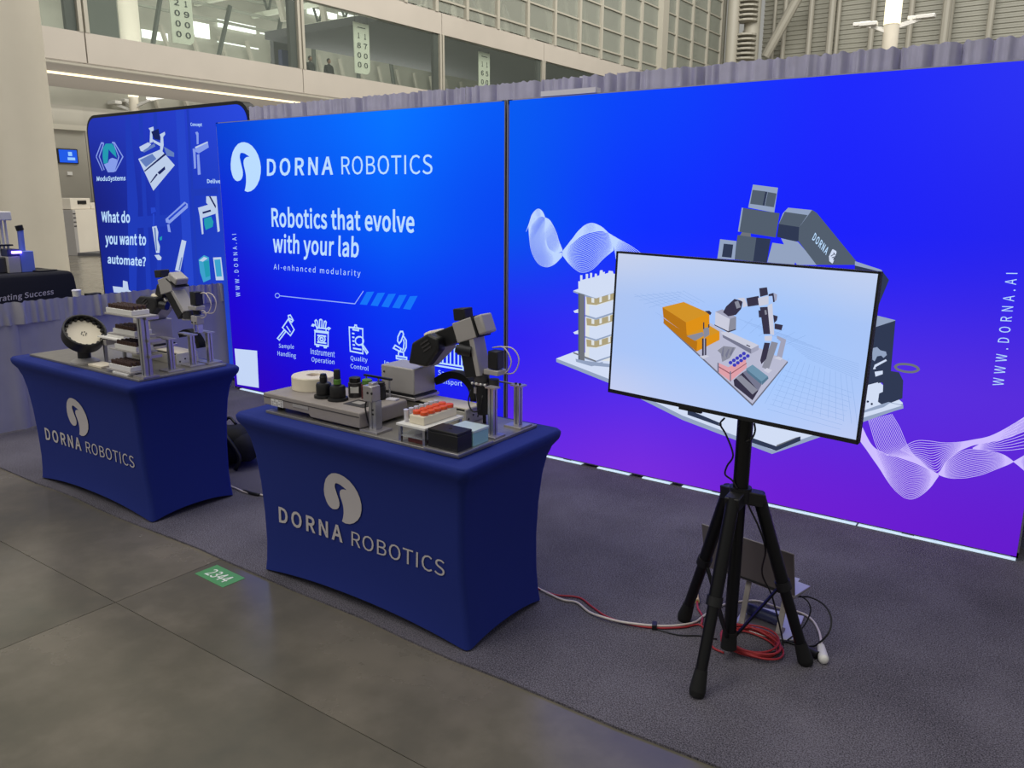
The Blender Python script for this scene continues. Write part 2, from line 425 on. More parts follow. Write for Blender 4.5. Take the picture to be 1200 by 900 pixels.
B1_ICONS = {'pipette_icon': [[(-2.322, 0.62), (-2.304, 0.607), (-2.395, 0.525), (-2.418, 0.538), (-2.322, 0.62)], [(-2.262, 0.718), (-2.193, 0.635), (-2.246, 0.579), (-2.344, 0.638), (-2.262, 0.718)], [(-2.29, 0.656), (-2.243, 0.609)], [(-2.26, 0.748), (-2.231, 0.755), (-2.199, 0.715), (-2.22, 0.695), (-2.256, 0.717), (-2.26, 0.748)], [(-2.251, 0.727), (-2.205, 0.715)]],
 'instrument_icon': [[(-1.935, 0.644), (-1.777, 0.646), (-1.785, 0.538), (-1.943, 0.537), (-1.935, 0.644)], [(-1.944, 0.654), (-1.767, 0.655)], [(-1.907, 0.663), (-1.912, 0.679), (-1.799, 0.682), (-1.8, 0.662)], [(-1.815, 0.594), (-1.82, 0.581), (-1.833, 0.569), (-1.851, 0.561), (-1.87, 0.559), (-1.887, 0.563), (-1.899, 0.573), (-1.902, 0.585), (-1.897, 0.599), (-1.884, 0.61), (-1.866, 0.618), (-1.847, 0.62), (-1.83, 0.616), (-1.819, 0.607), (-1.815, 0.594)], [(-1.839, 0.592), (-1.841, 0.586), (-1.847, 0.581), (-1.855, 0.577), (-1.864, 0.576), (-1.871, 0.578), (-1.876, 0.582), (-1.878, 0.588), (-1.875, 0.594), (-1.87, 0.599), (-1.862, 0.602), (-1.853, 0.603), (-1.846, 0.601), (-1.841, 0.597), (-1.839, 0.592)], [(-1.91, 0.617), (-1.803, 0.619)], [(-1.915, 0.559), (-1.804, 0.561)], [(-1.942, 0.689), (-1.968, 0.691), (-1.959, 0.702), (-1.929, 0.699), (-1.894, 0.675)], [(-1.912, 0.679), (-1.929, 0.732), (-1.914, 0.743), (-1.9, 0.734), (-1.888, 0.686)], [(-1.876, 0.687), (-1.871, 0.747), (-1.855, 0.753), (-1.842, 0.746), (-1.851, 0.685)], [(-1.832, 0.685), (-1.816, 0.738), (-1.8, 0.743), (-1.793, 0.734), (-1.808, 0.684)], [(-1.799, 0.678), (-1.765, 0.694), (-1.751, 0.689), (-1.776, 0.672)], [(-1.926, 0.534), (-1.923, 0.523), (-1.899, 0.524), (-1.895, 0.536)], [(-1.835, 0.534), (-1.831, 0.523), (-1.807, 0.524), (-1.803, 0.534)]],
 'clipboard_icon': [[(-1.529, 0.72), (-1.378, 0.721), (-1.386, 0.523), (-1.528, 0.527), (-1.529, 0.72)], [(-1.487, 0.704), (-1.484, 0.721), (-1.469, 0.726), (-1.463, 0.743), (-1.446, 0.743), (-1.442, 0.725), (-1.425, 0.722), (-1.426, 0.703), (-1.487, 0.704)], [(-1.373, 0.626), (-1.378, 0.611), (-1.392, 0.598), (-1.411, 0.59), (-1.431, 0.587), (-1.45, 0.592), (-1.462, 0.602), (-1.466, 0.616), (-1.461, 0.632), (-1.447, 0.645), (-1.428, 0.653), (-1.407, 0.655), (-1.389, 0.651), (-1.377, 0.64), (-1.373, 0.626)], [(-1.391, 0.585), (-1.38, 0.592), (-1.33, 0.541), (-1.344, 0.528), (-1.391, 0.585)], [(-1.5, 0.674), (-1.472, 0.673)], [(-1.5, 0.643), (-1.474, 0.643)], [(-1.499, 0.613), (-1.475, 0.612)], [(-1.498, 0.582), (-1.471, 0.582)], [(-1.495, 0.554), (-1.401, 0.553)]],
 'microscope_icon': [[(-1.009, 0.664), (-1.004, 0.697), (-0.977, 0.74), (-0.955, 0.742), (-0.946, 0.722), (-0.973, 0.667), (-0.993, 0.646), (-1.009, 0.664)], [(-0.947, 0.708), (-0.92, 0.678), (-0.922, 0.626), (-0.944, 0.59)], [(-0.947, 0.684), (-0.942, 0.657), (-0.95, 0.616), (-0.963, 0.596)], [(-1.026, 0.547), (-0.92, 0.547), (-0.921, 0.526), (-1.026, 0.527), (-1.026, 0.547)], [(-1.005, 0.553), (-1.001, 0.584), (-0.951, 0.584), (-0.949, 0.553)], [(-1.054, 0.604), (-1.035, 0.628), (-0.975, 0.608), (-0.986, 0.585), (-1.054, 0.604)]],
 'rack_icon': [[(-0.651, 0.544), (-0.375, 0.545), (-0.376, 0.521), (-0.652, 0.522), (-0.651, 0.544)], [(-0.633, 0.544), (-0.63, 0.677)], [(-0.598, 0.544), (-0.595, 0.681)], [(-0.565, 0.544), (-0.562, 0.685)], [(-0.525, 0.545), (-0.523, 0.69)], [(-0.492, 0.545), (-0.49, 0.694)], [(-0.455, 0.545), (-0.453, 0.699)], [(-0.419, 0.545), (-0.417, 0.703)], [(-0.387, 0.545), (-0.385, 0.707)], [(-0.607, 0.665), (-0.385, 0.7)], [(-0.52, 0.638), (-0.485, 0.64)], [(-0.45, 0.664), (-0.422, 0.665)]],
 'circuit_line': [[(-2.357, 0.911), (-2.361, 0.903), (-2.369, 0.895), (-2.381, 0.891), (-2.394, 0.89), (-2.406, 0.893), (-2.413, 0.899), (-2.415, 0.907), (-2.412, 0.915), (-2.403, 0.922), (-2.391, 0.927), (-2.378, 0.928), (-2.367, 0.925), (-2.359, 0.919), (-2.357, 0.911)], [(-2.355, 0.909), (-1.455, 0.912), (-1.356, 1.019)]]}
B1_STRIPES = [[(-1.32, 1.015), (-1.239, 1.023), (-1.323, 0.913), (-1.401, 0.912)], [(-1.204, 1.015), (-1.125, 1.023), (-1.207, 0.913), (-1.283, 0.913)], [(-1.091, 1.015), (-1.013, 1.023), (-1.093, 0.913), (-1.168, 0.914)], [(-0.98, 1.015), (-0.904, 1.022), (-0.981, 0.914), (-1.055, 0.915)], [(-0.871, 1.015), (-0.797, 1.022), (-0.872, 0.914), (-0.944, 0.915)]]
B1_LABEL = [(-3.031, 0.379), (-2.708, 0.396), (-2.718, 0.057), (-3.026, 0.046)]
WAVE_1 = [(26, [(0.195, 1.573), (0.215, 1.587), (0.235, 1.599), (0.258, 1.608), (0.283, 1.611), (0.304, 1.603), (0.307, 1.583), (0.307, 1.562), (0.306, 1.541), (0.306, 1.521), (0.309, 1.5), (0.313, 1.48), (0.318, 1.459), (0.324, 1.439), (0.333, 1.42), (0.348, 1.404), (0.368, 1.393), (0.391, 1.385), (0.416, 1.385), (0.44, 1.39)], [(0.181, 1.555), (0.182, 1.532), (0.184, 1.509), (0.186, 1.486), (0.189, 1.463), (0.193, 1.44), (0.197, 1.417), (0.204, 1.394), (0.213, 1.372), (0.225, 1.352), (0.239, 1.332), (0.257, 1.314), (0.279, 1.301), (0.305, 1.294), (0.333, 1.293), (0.359, 1.301), (0.383, 1.313), (0.404, 1.329), (0.422, 1.346), (0.44, 1.364)]), (14, [(0.161, 1.513), (0.167, 1.525), (0.172, 1.537), (0.177, 1.549), (0.182, 1.561), (0.187, 1.573), (0.191, 1.586), (0.196, 1.598), (0.2, 1.61), (0.206, 1.622), (0.214, 1.632), (0.224, 1.642), (0.235, 1.651), (0.248, 1.658), (0.263, 1.658), (0.275, 1.652), (0.286, 1.643), (0.294, 1.632), (0.3, 1.621), (0.305, 1.609)], [(0.183, 1.555), (0.187, 1.56), (0.192, 1.566), (0.197, 1.571), (0.201, 1.576), (0.206, 1.582), (0.211, 1.587), (0.217, 1.592), (0.222, 1.596), (0.229, 1.6), (0.236, 1.603), (0.243, 1.605), (0.251, 1.607), (0.259, 1.609), (0.266, 1.61), (0.274, 1.611), (0.282, 1.611), (0.29, 1.61), (0.297, 1.609), (0.305, 1.607)]), (20, [(0.309, 1.605), (0.309, 1.589), (0.308, 1.574), (0.307, 1.558), (0.306, 1.542), (0.306, 1.527), (0.307, 1.511), (0.31, 1.496), (0.313, 1.481), (0.316, 1.465), (0.32, 1.45), (0.326, 1.435), (0.333, 1.421), (0.343, 1.408), (0.357, 1.398), (0.373, 1.39), (0.39, 1.385), (0.409, 1.387), (0.426, 1.393), (0.443, 1.399)], [(0.304, 1.607), (0.318, 1.602), (0.332, 1.597), (0.343, 1.589), (0.353, 1.579), (0.361, 1.568), (0.369, 1.557), (0.376, 1.546), (0.382, 1.535), (0.389, 1.523), (0.395, 1.512), (0.4, 1.5), (0.405, 1.488), (0.409, 1.476), (0.414, 1.464), (0.419, 1.452), (0.425, 1.44), (0.431, 1.428), (0.437, 1.417), (0.443, 1.405)]), (26, [(0.443, 1.39), (0.459, 1.406), (0.475, 1.421), (0.491, 1.436), (0.508, 1.45), (0.526, 1.463), (0.544, 1.475), (0.563, 1.487), (0.583, 1.498), (0.603, 1.507), (0.624, 1.515), (0.646, 1.521), (0.668, 1.526), (0.69, 1.529), (0.712, 1.532), (0.734, 1.531), (0.755, 1.527), (0.774, 1.516), (0.788, 1.501), (0.801, 1.486)], [(0.443, 1.373), (0.46, 1.356), (0.476, 1.339), (0.493, 1.323), (0.511, 1.309), (0.531, 1.295), (0.552, 1.283), (0.575, 1.274), (0.6, 1.273), (0.625, 1.278), (0.648, 1.287), (0.669, 1.299), (0.688, 1.314), (0.705, 1.33), (0.721, 1.347), (0.738, 1.363), (0.755, 1.378), (0.774, 1.392), (0.792, 1.406), (0.81, 1.42)]), (16, [(0.443, 1.396), (0.457, 1.413), (0.472, 1.43), (0.486, 1.446), (0.5, 1.463), (0.515, 1.479), (0.528, 1.495), (0.542, 1.512), (0.557, 1.528), (0.573, 1.542), (0.59, 1.556), (0.609, 1.567), (0.63, 1.575), (0.653, 1.578), (0.675, 1.575), (0.696, 1.568), (0.717, 1.559), (0.735, 1.548), (0.752, 1.535), (0.768, 1.522)], [(0.443, 1.393), (0.458, 1.406), (0.473, 1.418), (0.488, 1.431), (0.503, 1.443), (0.518, 1.454), (0.533, 1.466), (0.549, 1.477), (0.564, 1.488), (0.58, 1.499), (0.598, 1.507), (0.616, 1.514), (0.635, 1.518), (0.654, 1.522), (0.674, 1.526), (0.693, 1.53), (0.712, 1.532), (0.731, 1.531), (0.75, 1.526), (0.768, 1.522)]), (20, [(0.768, 1.522), (0.78, 1.516), (0.792, 1.51), (0.804, 1.504), (0.816, 1.499), (0.828, 1.493), (0.84, 1.487), (0.852, 1.482), (0.865, 1.476), (0.877, 1.471), (0.889, 1.465), (0.901, 1.46), (0.912, 1.455), (0.924, 1.449), (0.936, 1.443), (0.947, 1.437), (0.958, 1.43), (0.969, 1.424), (0.98, 1.417), (0.991, 1.411)], [(0.775, 1.513), (0.781, 1.501), (0.787, 1.489), (0.794, 1.477), (0.8, 1.465), (0.805, 1.453), (0.81, 1.44), (0.814, 1.427), (0.818, 1.414), (0.821, 1.401), (0.824, 1.388), (0.826, 1.375), (0.829, 1.362), (0.832, 1.349), (0.835, 1.336), (0.838, 1.323), (0.84, 1.31), (0.843, 1.297), (0.845, 1.284), (0.848, 1.27)])]
WAVE_2 = [(24, [(2.319, 0.484), (2.339, 0.46), (2.36, 0.436), (2.38, 0.411), (2.4, 0.387), (2.42, 0.363), (2.439, 0.339), (2.458, 0.313), (2.477, 0.288), (2.497, 0.265), (2.519, 0.244), (2.543, 0.227), (2.569, 0.214), (2.598, 0.214), (2.624, 0.229), (2.647, 0.252), (2.666, 0.277), (2.683, 0.305), (2.696, 0.335), (2.709, 0.365)], [(2.323, 0.558), (2.336, 0.536), (2.349, 0.513), (2.363, 0.491), (2.378, 0.471), (2.397, 0.454), (2.418, 0.444), (2.441, 0.436), (2.464, 0.43), (2.487, 0.424), (2.51, 0.419), (2.533, 0.415), (2.556, 0.41), (2.579, 0.405), (2.601, 0.401), (2.623, 0.395), (2.645, 0.388), (2.667, 0.381), (2.688, 0.373), (2.709, 0.365)]), (18, [(2.459, 0.65), (2.471, 0.633), (2.483, 0.616), (2.495, 0.598), (2.506, 0.581), (2.516, 0.562), (2.525, 0.543), (2.535, 0.524), (2.544, 0.506), (2.555, 0.488), (2.567, 0.471), (2.581, 0.456), (2.595, 0.442), (2.61, 0.429), (2.625, 0.416), (2.641, 0.406), (2.658, 0.396), (2.675, 0.388), (2.692, 0.379), (2.709, 0.371)], [(2.35, 0.603), (2.36, 0.578), (2.37, 0.552), (2.379, 0.527), (2.389, 0.501), (2.4, 0.476), (2.413, 0.453), (2.431, 0.435), (2.455, 0.428), (2.479, 0.428), (2.504, 0.427), (2.528, 0.423), (2.551, 0.419), (2.575, 0.414), (2.598, 0.409), (2.621, 0.402), (2.643, 0.394), (2.665, 0.385), (2.687, 0.376), (2.709, 0.367)]), (14, [(2.519, 0.465), (2.543, 0.492), (2.569, 0.517), (2.599, 0.532), (2.631, 0.537), (2.663, 0.539), (2.695, 0.539), (2.727, 0.543), (2.757, 0.55), (2.788, 0.559), (2.817, 0.57), (2.846, 0.582), (2.874, 0.593), (2.902, 0.607), (2.927, 0.625), (2.951, 0.645), (2.974, 0.666), (2.997, 0.688), (3.019, 0.711), (3.04, 0.733)], [(2.592, 0.444), (2.618, 0.425), (2.645, 0.406), (2.671, 0.388), (2.699, 0.374), (2.718, 0.399), (2.728, 0.434), (2.746, 0.464), (2.767, 0.491), (2.79, 0.515), (2.815, 0.535), (2.841, 0.552), (2.869, 0.564), (2.897, 0.575), (2.924, 0.587), (2.951, 0.599), (2.977, 0.613), (3.002, 0.629), (3.025, 0.648), (3.048, 0.666)]), (18, [(2.708, 0.376), (2.718, 0.403), (2.728, 0.43), (2.741, 0.454), (2.758, 0.476), (2.776, 0.494), (2.796, 0.51), (2.818, 0.523), (2.84, 0.531), (2.863, 0.536), (2.886, 0.537), (2.91, 0.536), (2.932, 0.535), (2.955, 0.532), (2.977, 0.526), (2.998, 0.515), (3.017, 0.502), (3.037, 0.489), (3.056, 0.475), (3.075, 0.461)], [(2.709, 0.371), (2.73, 0.366), (2.751, 0.364), (2.773, 0.365), (2.794, 0.37), (2.815, 0.375), (2.836, 0.382), (2.856, 0.391), (2.876, 0.4), (2.895, 0.41), (2.913, 0.422), (2.931, 0.435), (2.949, 0.448), (2.967, 0.461), (2.984, 0.473), (3.001, 0.486), (3.017, 0.501), (3.033, 0.516), (3.048, 0.531), (3.064, 0.547)]), (10, [(2.841, 0.537), (2.852, 0.547), (2.863, 0.557), (2.874, 0.567), (2.885, 0.577), (2.896, 0.587), (2.907, 0.598), (2.918, 0.608), (2.928, 0.618), (2.939, 0.629), (2.949, 0.639), (2.959, 0.65), (2.969, 0.661), (2.979, 0.671), (2.989, 0.681), (3, 0.691), (3.01, 0.701), (3.02, 0.711), (3.03, 0.721), (3.04, 0.731)], [(2.842, 0.532), (2.854, 0.533), (2.866, 0.534), (2.877, 0.536), (2.889, 0.537), (2.901, 0.538), (2.913, 0.54), (2.925, 0.542), (2.936, 0.544), (2.948, 0.545), (2.96, 0.547), (2.971, 0.55), (2.982, 0.552), (2.994, 0.555), (3.005, 0.558), (3.016, 0.562), (3.027, 0.566), (3.038, 0.57), (3.049, 0.574), (3.06, 0.578)])]
ROBOT_PRINT = [('pw', [(0.411, 0.698), (0.566, 0.767), (1.076, 0.724), (2.245, 0.917), (2.505, 0.716), (2.508, 0.689), (1.866, 0.319), (1.316, 0.428), (0.81, 0.586)]), ('pl', [(0.411, 0.698), (0.809, 0.613), (1.315, 0.455), (1.865, 0.344), (2.505, 0.712), (2.508, 0.689), (1.866, 0.319), (1.316, 0.428), (0.81, 0.586), (0.412, 0.675)]), ('pl', [(0.565, 0.71), (0.689, 0.71), (0.853, 0.71), (0.853, 0.691), (0.679, 0.684)]), ('pw', [(0.565, 1.215), (0.579, 1.216), (0.578, 1.254), (0.594, 1.255), (0.595, 1.226), (0.619, 1.233), (0.618, 1.264), (0.635, 1.265), (0.635, 1.237), (0.65, 1.239), (0.649, 1.272), (0.664, 1.273), (0.665, 1.245), (0.682, 1.249), (0.683, 1.27), (0.697, 1.27), (0.7, 1.256), (0.716, 1.262), (0.719, 1.292), (0.736, 1.295), (0.741, 1.282), (0.754, 1.285), (0.754, 1.272), (0.777, 1.28), (0.781, 1.294), (0.809, 1.292), (0.814, 1.277), (0.835, 1.276), (0.84, 1.167), (0.697, 1.117), (0.53, 1.153), (0.567, 1.167)]), ('pc', [(0.618, 1.132), (0.697, 1.119), (0.84, 1.167), (0.852, 0.73), (0.711, 0.722), (0.63, 0.733)]), ('pl', [(0.697, 1.117), (0.84, 1.167), (0.84, 1.158), (0.698, 1.105), (0.53, 1.143), (0.53, 1.153)]), ('py', [(0.627, 1.121), (0.697, 1.115), (0.837, 1.163), (0.838, 1.124), (0.699, 1.075), (0.633, 1.075)]), ('pc', [(0.664, 1.118), (0.684, 1.116), (0.685, 1.087), (0.665, 1.088)]), ('pc', [(0.721, 1.124), (0.738, 1.131), (0.739, 1.097), (0.722, 1.092)]), ('pc', [(0.782, 1.144), (0.797, 1.15), (0.798, 1.117), (0.784, 1.112)]), ('pw', [(0.649, 1.071), (0.699, 1.069), (0.839, 1.12), (0.841, 1.047), (0.701, 0.993), (0.652, 1)]), ('pl', [(0.622, 1.007), (0.701, 0.993), (0.841, 1.047), (0.842, 1.037), (0.702, 0.981), (0.622, 0.995)]), ('pw', [(0.534, 1.023), (0.57, 1.039), (0.571, 1.014), (0.545, 1.012)]), ('py', [(0.631, 0.986), (0.702, 0.981), (0.842, 1.032), (0.844, 0.992), (0.703, 0.941), (0.637, 0.94)]), ('pc', [(0.669, 0.984), (0.689, 0.982), (0.69, 0.953), (0.67, 0.953)]), ('pc', [(0.726, 0.991), (0.743, 0.998), (0.744, 0.964), (0.727, 0.958)]), ('pc', [(0.787, 1.012), (0.802, 1.018), (0.803, 0.984), (0.789, 0.979)]), ('pw', [(0.654, 0.936), (0.703, 0.935), (0.844, 0.988), (0.847, 0.914), (0.706, 0.857), (0.656, 0.864)]), ('pl', [(0.626, 0.87), (0.706, 0.857), (0.847, 0.914), (0.847, 0.905), (0.706, 0.846), (0.626, 0.859)]), ('pw', [(0.537, 0.885), (0.574, 0.903), (0.575, 0.877), (0.549, 0.874)]), ('py', [(0.635, 0.85), (0.706, 0.846), (0.847, 0.899), (0.849, 0.859), (0.708, 0.805), (0.641, 0.803)]), ('pc', [(0.673, 0.848), (0.693, 0.846), (0.694, 0.817), (0.674, 0.817)]), ('pc', [(0.73, 0.856), (0.747, 0.863), (0.749, 0.829), (0.731, 0.823)]), ('pc', [(0.792, 0.878), (0.807, 0.884), (0.809, 0.851), (0.794, 0.845)]), ('pw', [(0.658, 0.799), (0.708, 0.799), (0.849, 0.855), (0.852, 0.78), (0.711, 0.72), (0.66, 0.726)]), ('pl', [(0.63, 0.733), (0.711, 0.72), (0.852, 0.78), (0.852, 0.77), (0.711, 0.709), (0.63, 0.721)]), ('pw', [(0.541, 0.746), (0.578, 0.764), (0.579, 0.738), (0.553, 0.735)]), ('pm', [(0.57, 1.14), (0.614, 1.134), (0.628, 0.694), (0.582, 0.697)]), ('pg', [(0.567, 1.14), (0.578, 1.139), (0.59, 0.696), (0.58, 0.697)]), ('pm', [(0.541, 0.757), (0.711, 0.72), (0.711, 0.711), (0.541, 0.747)]), ('pl', [(0.559, 0.714), (0.711, 0.703), (0.76, 0.718), (0.761, 0.704), (0.679, 0.679), (0.565, 0.695)]), ('pl', [(1.645, 1.805), (1.782, 1.788), (1.772, 1.658), (1.628, 1.683)]), ('pg', [(1.645, 1.777), (1.715, 1.769), (1.706, 1.695), (1.637, 1.703)]), ('pd', [(1.715, 1.768), (1.727, 1.767), (1.717, 1.693), (1.706, 1.695)]), ('pg', [(1.729, 1.766), (1.777, 1.758), (1.768, 1.686), (1.719, 1.693)]), ('pl', [(1.637, 1.702), (1.7, 1.695), (1.702, 1.67), (1.628, 1.683)]), ('pg', [(1.592, 1.682), (1.801, 1.655), (1.79, 1.527), (1.58, 1.553)]), ('pl', [(1.592, 1.682), (1.6, 1.681), (1.588, 1.552), (1.58, 1.553)]), ('pg', [(1.579, 1.534), (1.685, 1.524), (1.679, 1.394), (1.568, 1.399)]), ('pd', [(1.685, 1.524), (1.764, 1.519), (1.753, 1.388), (1.677, 1.394)]), ('pm', [(1.602, 1.55), (1.652, 1.546), (1.654, 1.526), (1.593, 1.532)]), ('pl', [(1.48, 1.508), (1.575, 1.501), (1.572, 1.399), (1.471, 1.4)]), ('pd', [(1.503, 1.484), (1.558, 1.481), (1.553, 1.408), (1.497, 1.411)]), ('pl', [(1.775, 1.499), (1.842, 1.492), (1.916, 1.429), (1.9, 1.386), (1.755, 1.393)]), ('pl', [(1.844, 1.685), (1.969, 1.674), (1.91, 1.585), (1.801, 1.599), (1.818, 1.655)]), ('pg', [(1.828, 1.663), (1.948, 1.648), (1.91, 1.585), (1.801, 1.599)]), ('pd', [(1.801, 1.599), (1.913, 1.585), (1.916, 1.511), (1.886, 1.51), (1.797, 1.531)]), ('pl', [(1.819, 1.524), (1.91, 1.508), (2.025, 1.392), (1.915, 1.387), (1.841, 1.487)]), ('pg', [(1.969, 1.675), (1.994, 1.66), (2.228, 1.403), (2.016, 1.392), (1.912, 1.512), (1.91, 1.585)]), ('pd', [(2.205, 1.421), (2.335, 1.384), (2.376, 1.335), (2.347, 1.23), (2.318, 1.113), (2.225, 1.131)]), ('pl', [(2.205, 1.421), (2.335, 1.384), (2.344, 1.372), (2.207, 1.399)]), ('pw', [(2.075, 1.439), (2.088, 1.475), (2.092, 1.477), (2.109, 1.468), (2.111, 1.461), (2.099, 1.409), (2.095, 1.403), (2.079, 1.415)]), ('pl', [(2.315, 1.156), (2.427, 1.136), (2.404, 1.11), (2.323, 1.077)]), ('pd', [(2.322, 1.085), (2.427, 1.134), (2.434, 0.824), (2.298, 0.77)]), ('pl', [(2.333, 0.981), (2.355, 0.99), (2.372, 0.975), (2.399, 0.971), (2.405, 0.954), (2.391, 0.937), (2.379, 0.948), (2.36, 0.942), (2.351, 0.915), (2.339, 0.922)]), ('pw', [(2.353, 0.897), (2.403, 0.932), (2.408, 0.924), (2.358, 0.885), (2.36, 0.875), (2.347, 0.872)]), ('pw', [(2.356, 0.86), (2.394, 0.871), (2.396, 0.853), (2.363, 0.835)]), ('pd', [(2.429, 0.874), (2.471, 0.872), (2.495, 0.832), (2.501, 0.74), (2.417, 0.688), (2.388, 0.704), (2.389, 0.749), (2.406, 0.76), (2.403, 0.802), (2.388, 0.817)]), ('pw', [(2.321, 0.782), (2.378, 0.807), (2.384, 0.683), (2.322, 0.647)]), ('pd', [(2.345, 0.699), (2.344, 0.696), (2.343, 0.694), (2.341, 0.692), (2.338, 0.692), (2.336, 0.692), (2.334, 0.694), (2.333, 0.697), (2.333, 0.7), (2.335, 0.702), (2.337, 0.704), (2.339, 0.704), (2.342, 0.703), (2.344, 0.702), (2.345, 0.699)]), ('pd', [(2.365, 0.689), (2.365, 0.686), (2.364, 0.684), (2.361, 0.682), (2.359, 0.682), (2.356, 0.683), (2.355, 0.685), (2.354, 0.687), (2.354, 0.69), (2.355, 0.692), (2.358, 0.694), (2.36, 0.694), (2.363, 0.694), (2.364, 0.692), (2.365, 0.689)]), ('pl', [(2.325, 0.648), (2.386, 0.683), (2.438, 0.711), (2.509, 0.705), (2.511, 0.688), (2.324, 0.594)]), ('pw', [(2.324, 0.634), (2.418, 0.68), (2.446, 0.707), (2.504, 0.702), (2.42, 0.658), (2.324, 0.608)]), ('pd', [(1.346, 0.499), (1.557, 0.448), (1.559, 0.428), (1.347, 0.466)]), ('pm', [(1.54, 0.441), (1.562, 0.449), (1.563, 0.436), (1.559, 0.426)]), ('pd', [(1.725, 0.397), (1.887, 0.369), (1.889, 0.343), (1.728, 0.368)]), ('pd', [(1.887, 0.369), (2.014, 0.45), (2.016, 0.425), (1.889, 0.343)]), ('pm', [(1.887, 0.376), (1.989, 0.439), (2.014, 0.45), (1.887, 0.367)])]
ROBOT_LOOP = [[(2.559, 0.898), (2.555, 0.892), (2.546, 0.886), (2.532, 0.881), (2.515, 0.879), (2.496, 0.879), (2.479, 0.882), (2.464, 0.886), (2.455, 0.892), (2.451, 0.899), (2.455, 0.906), (2.464, 0.912), (2.479, 0.916), (2.496, 0.918), (2.515, 0.918), (2.532, 0.916), (2.546, 0.911), (2.555, 0.905), (2.559, 0.898)]]
MOD_RECT = [(-5.613, 2.547), (-2.846, 2.528), (-5.521, 0.674)]
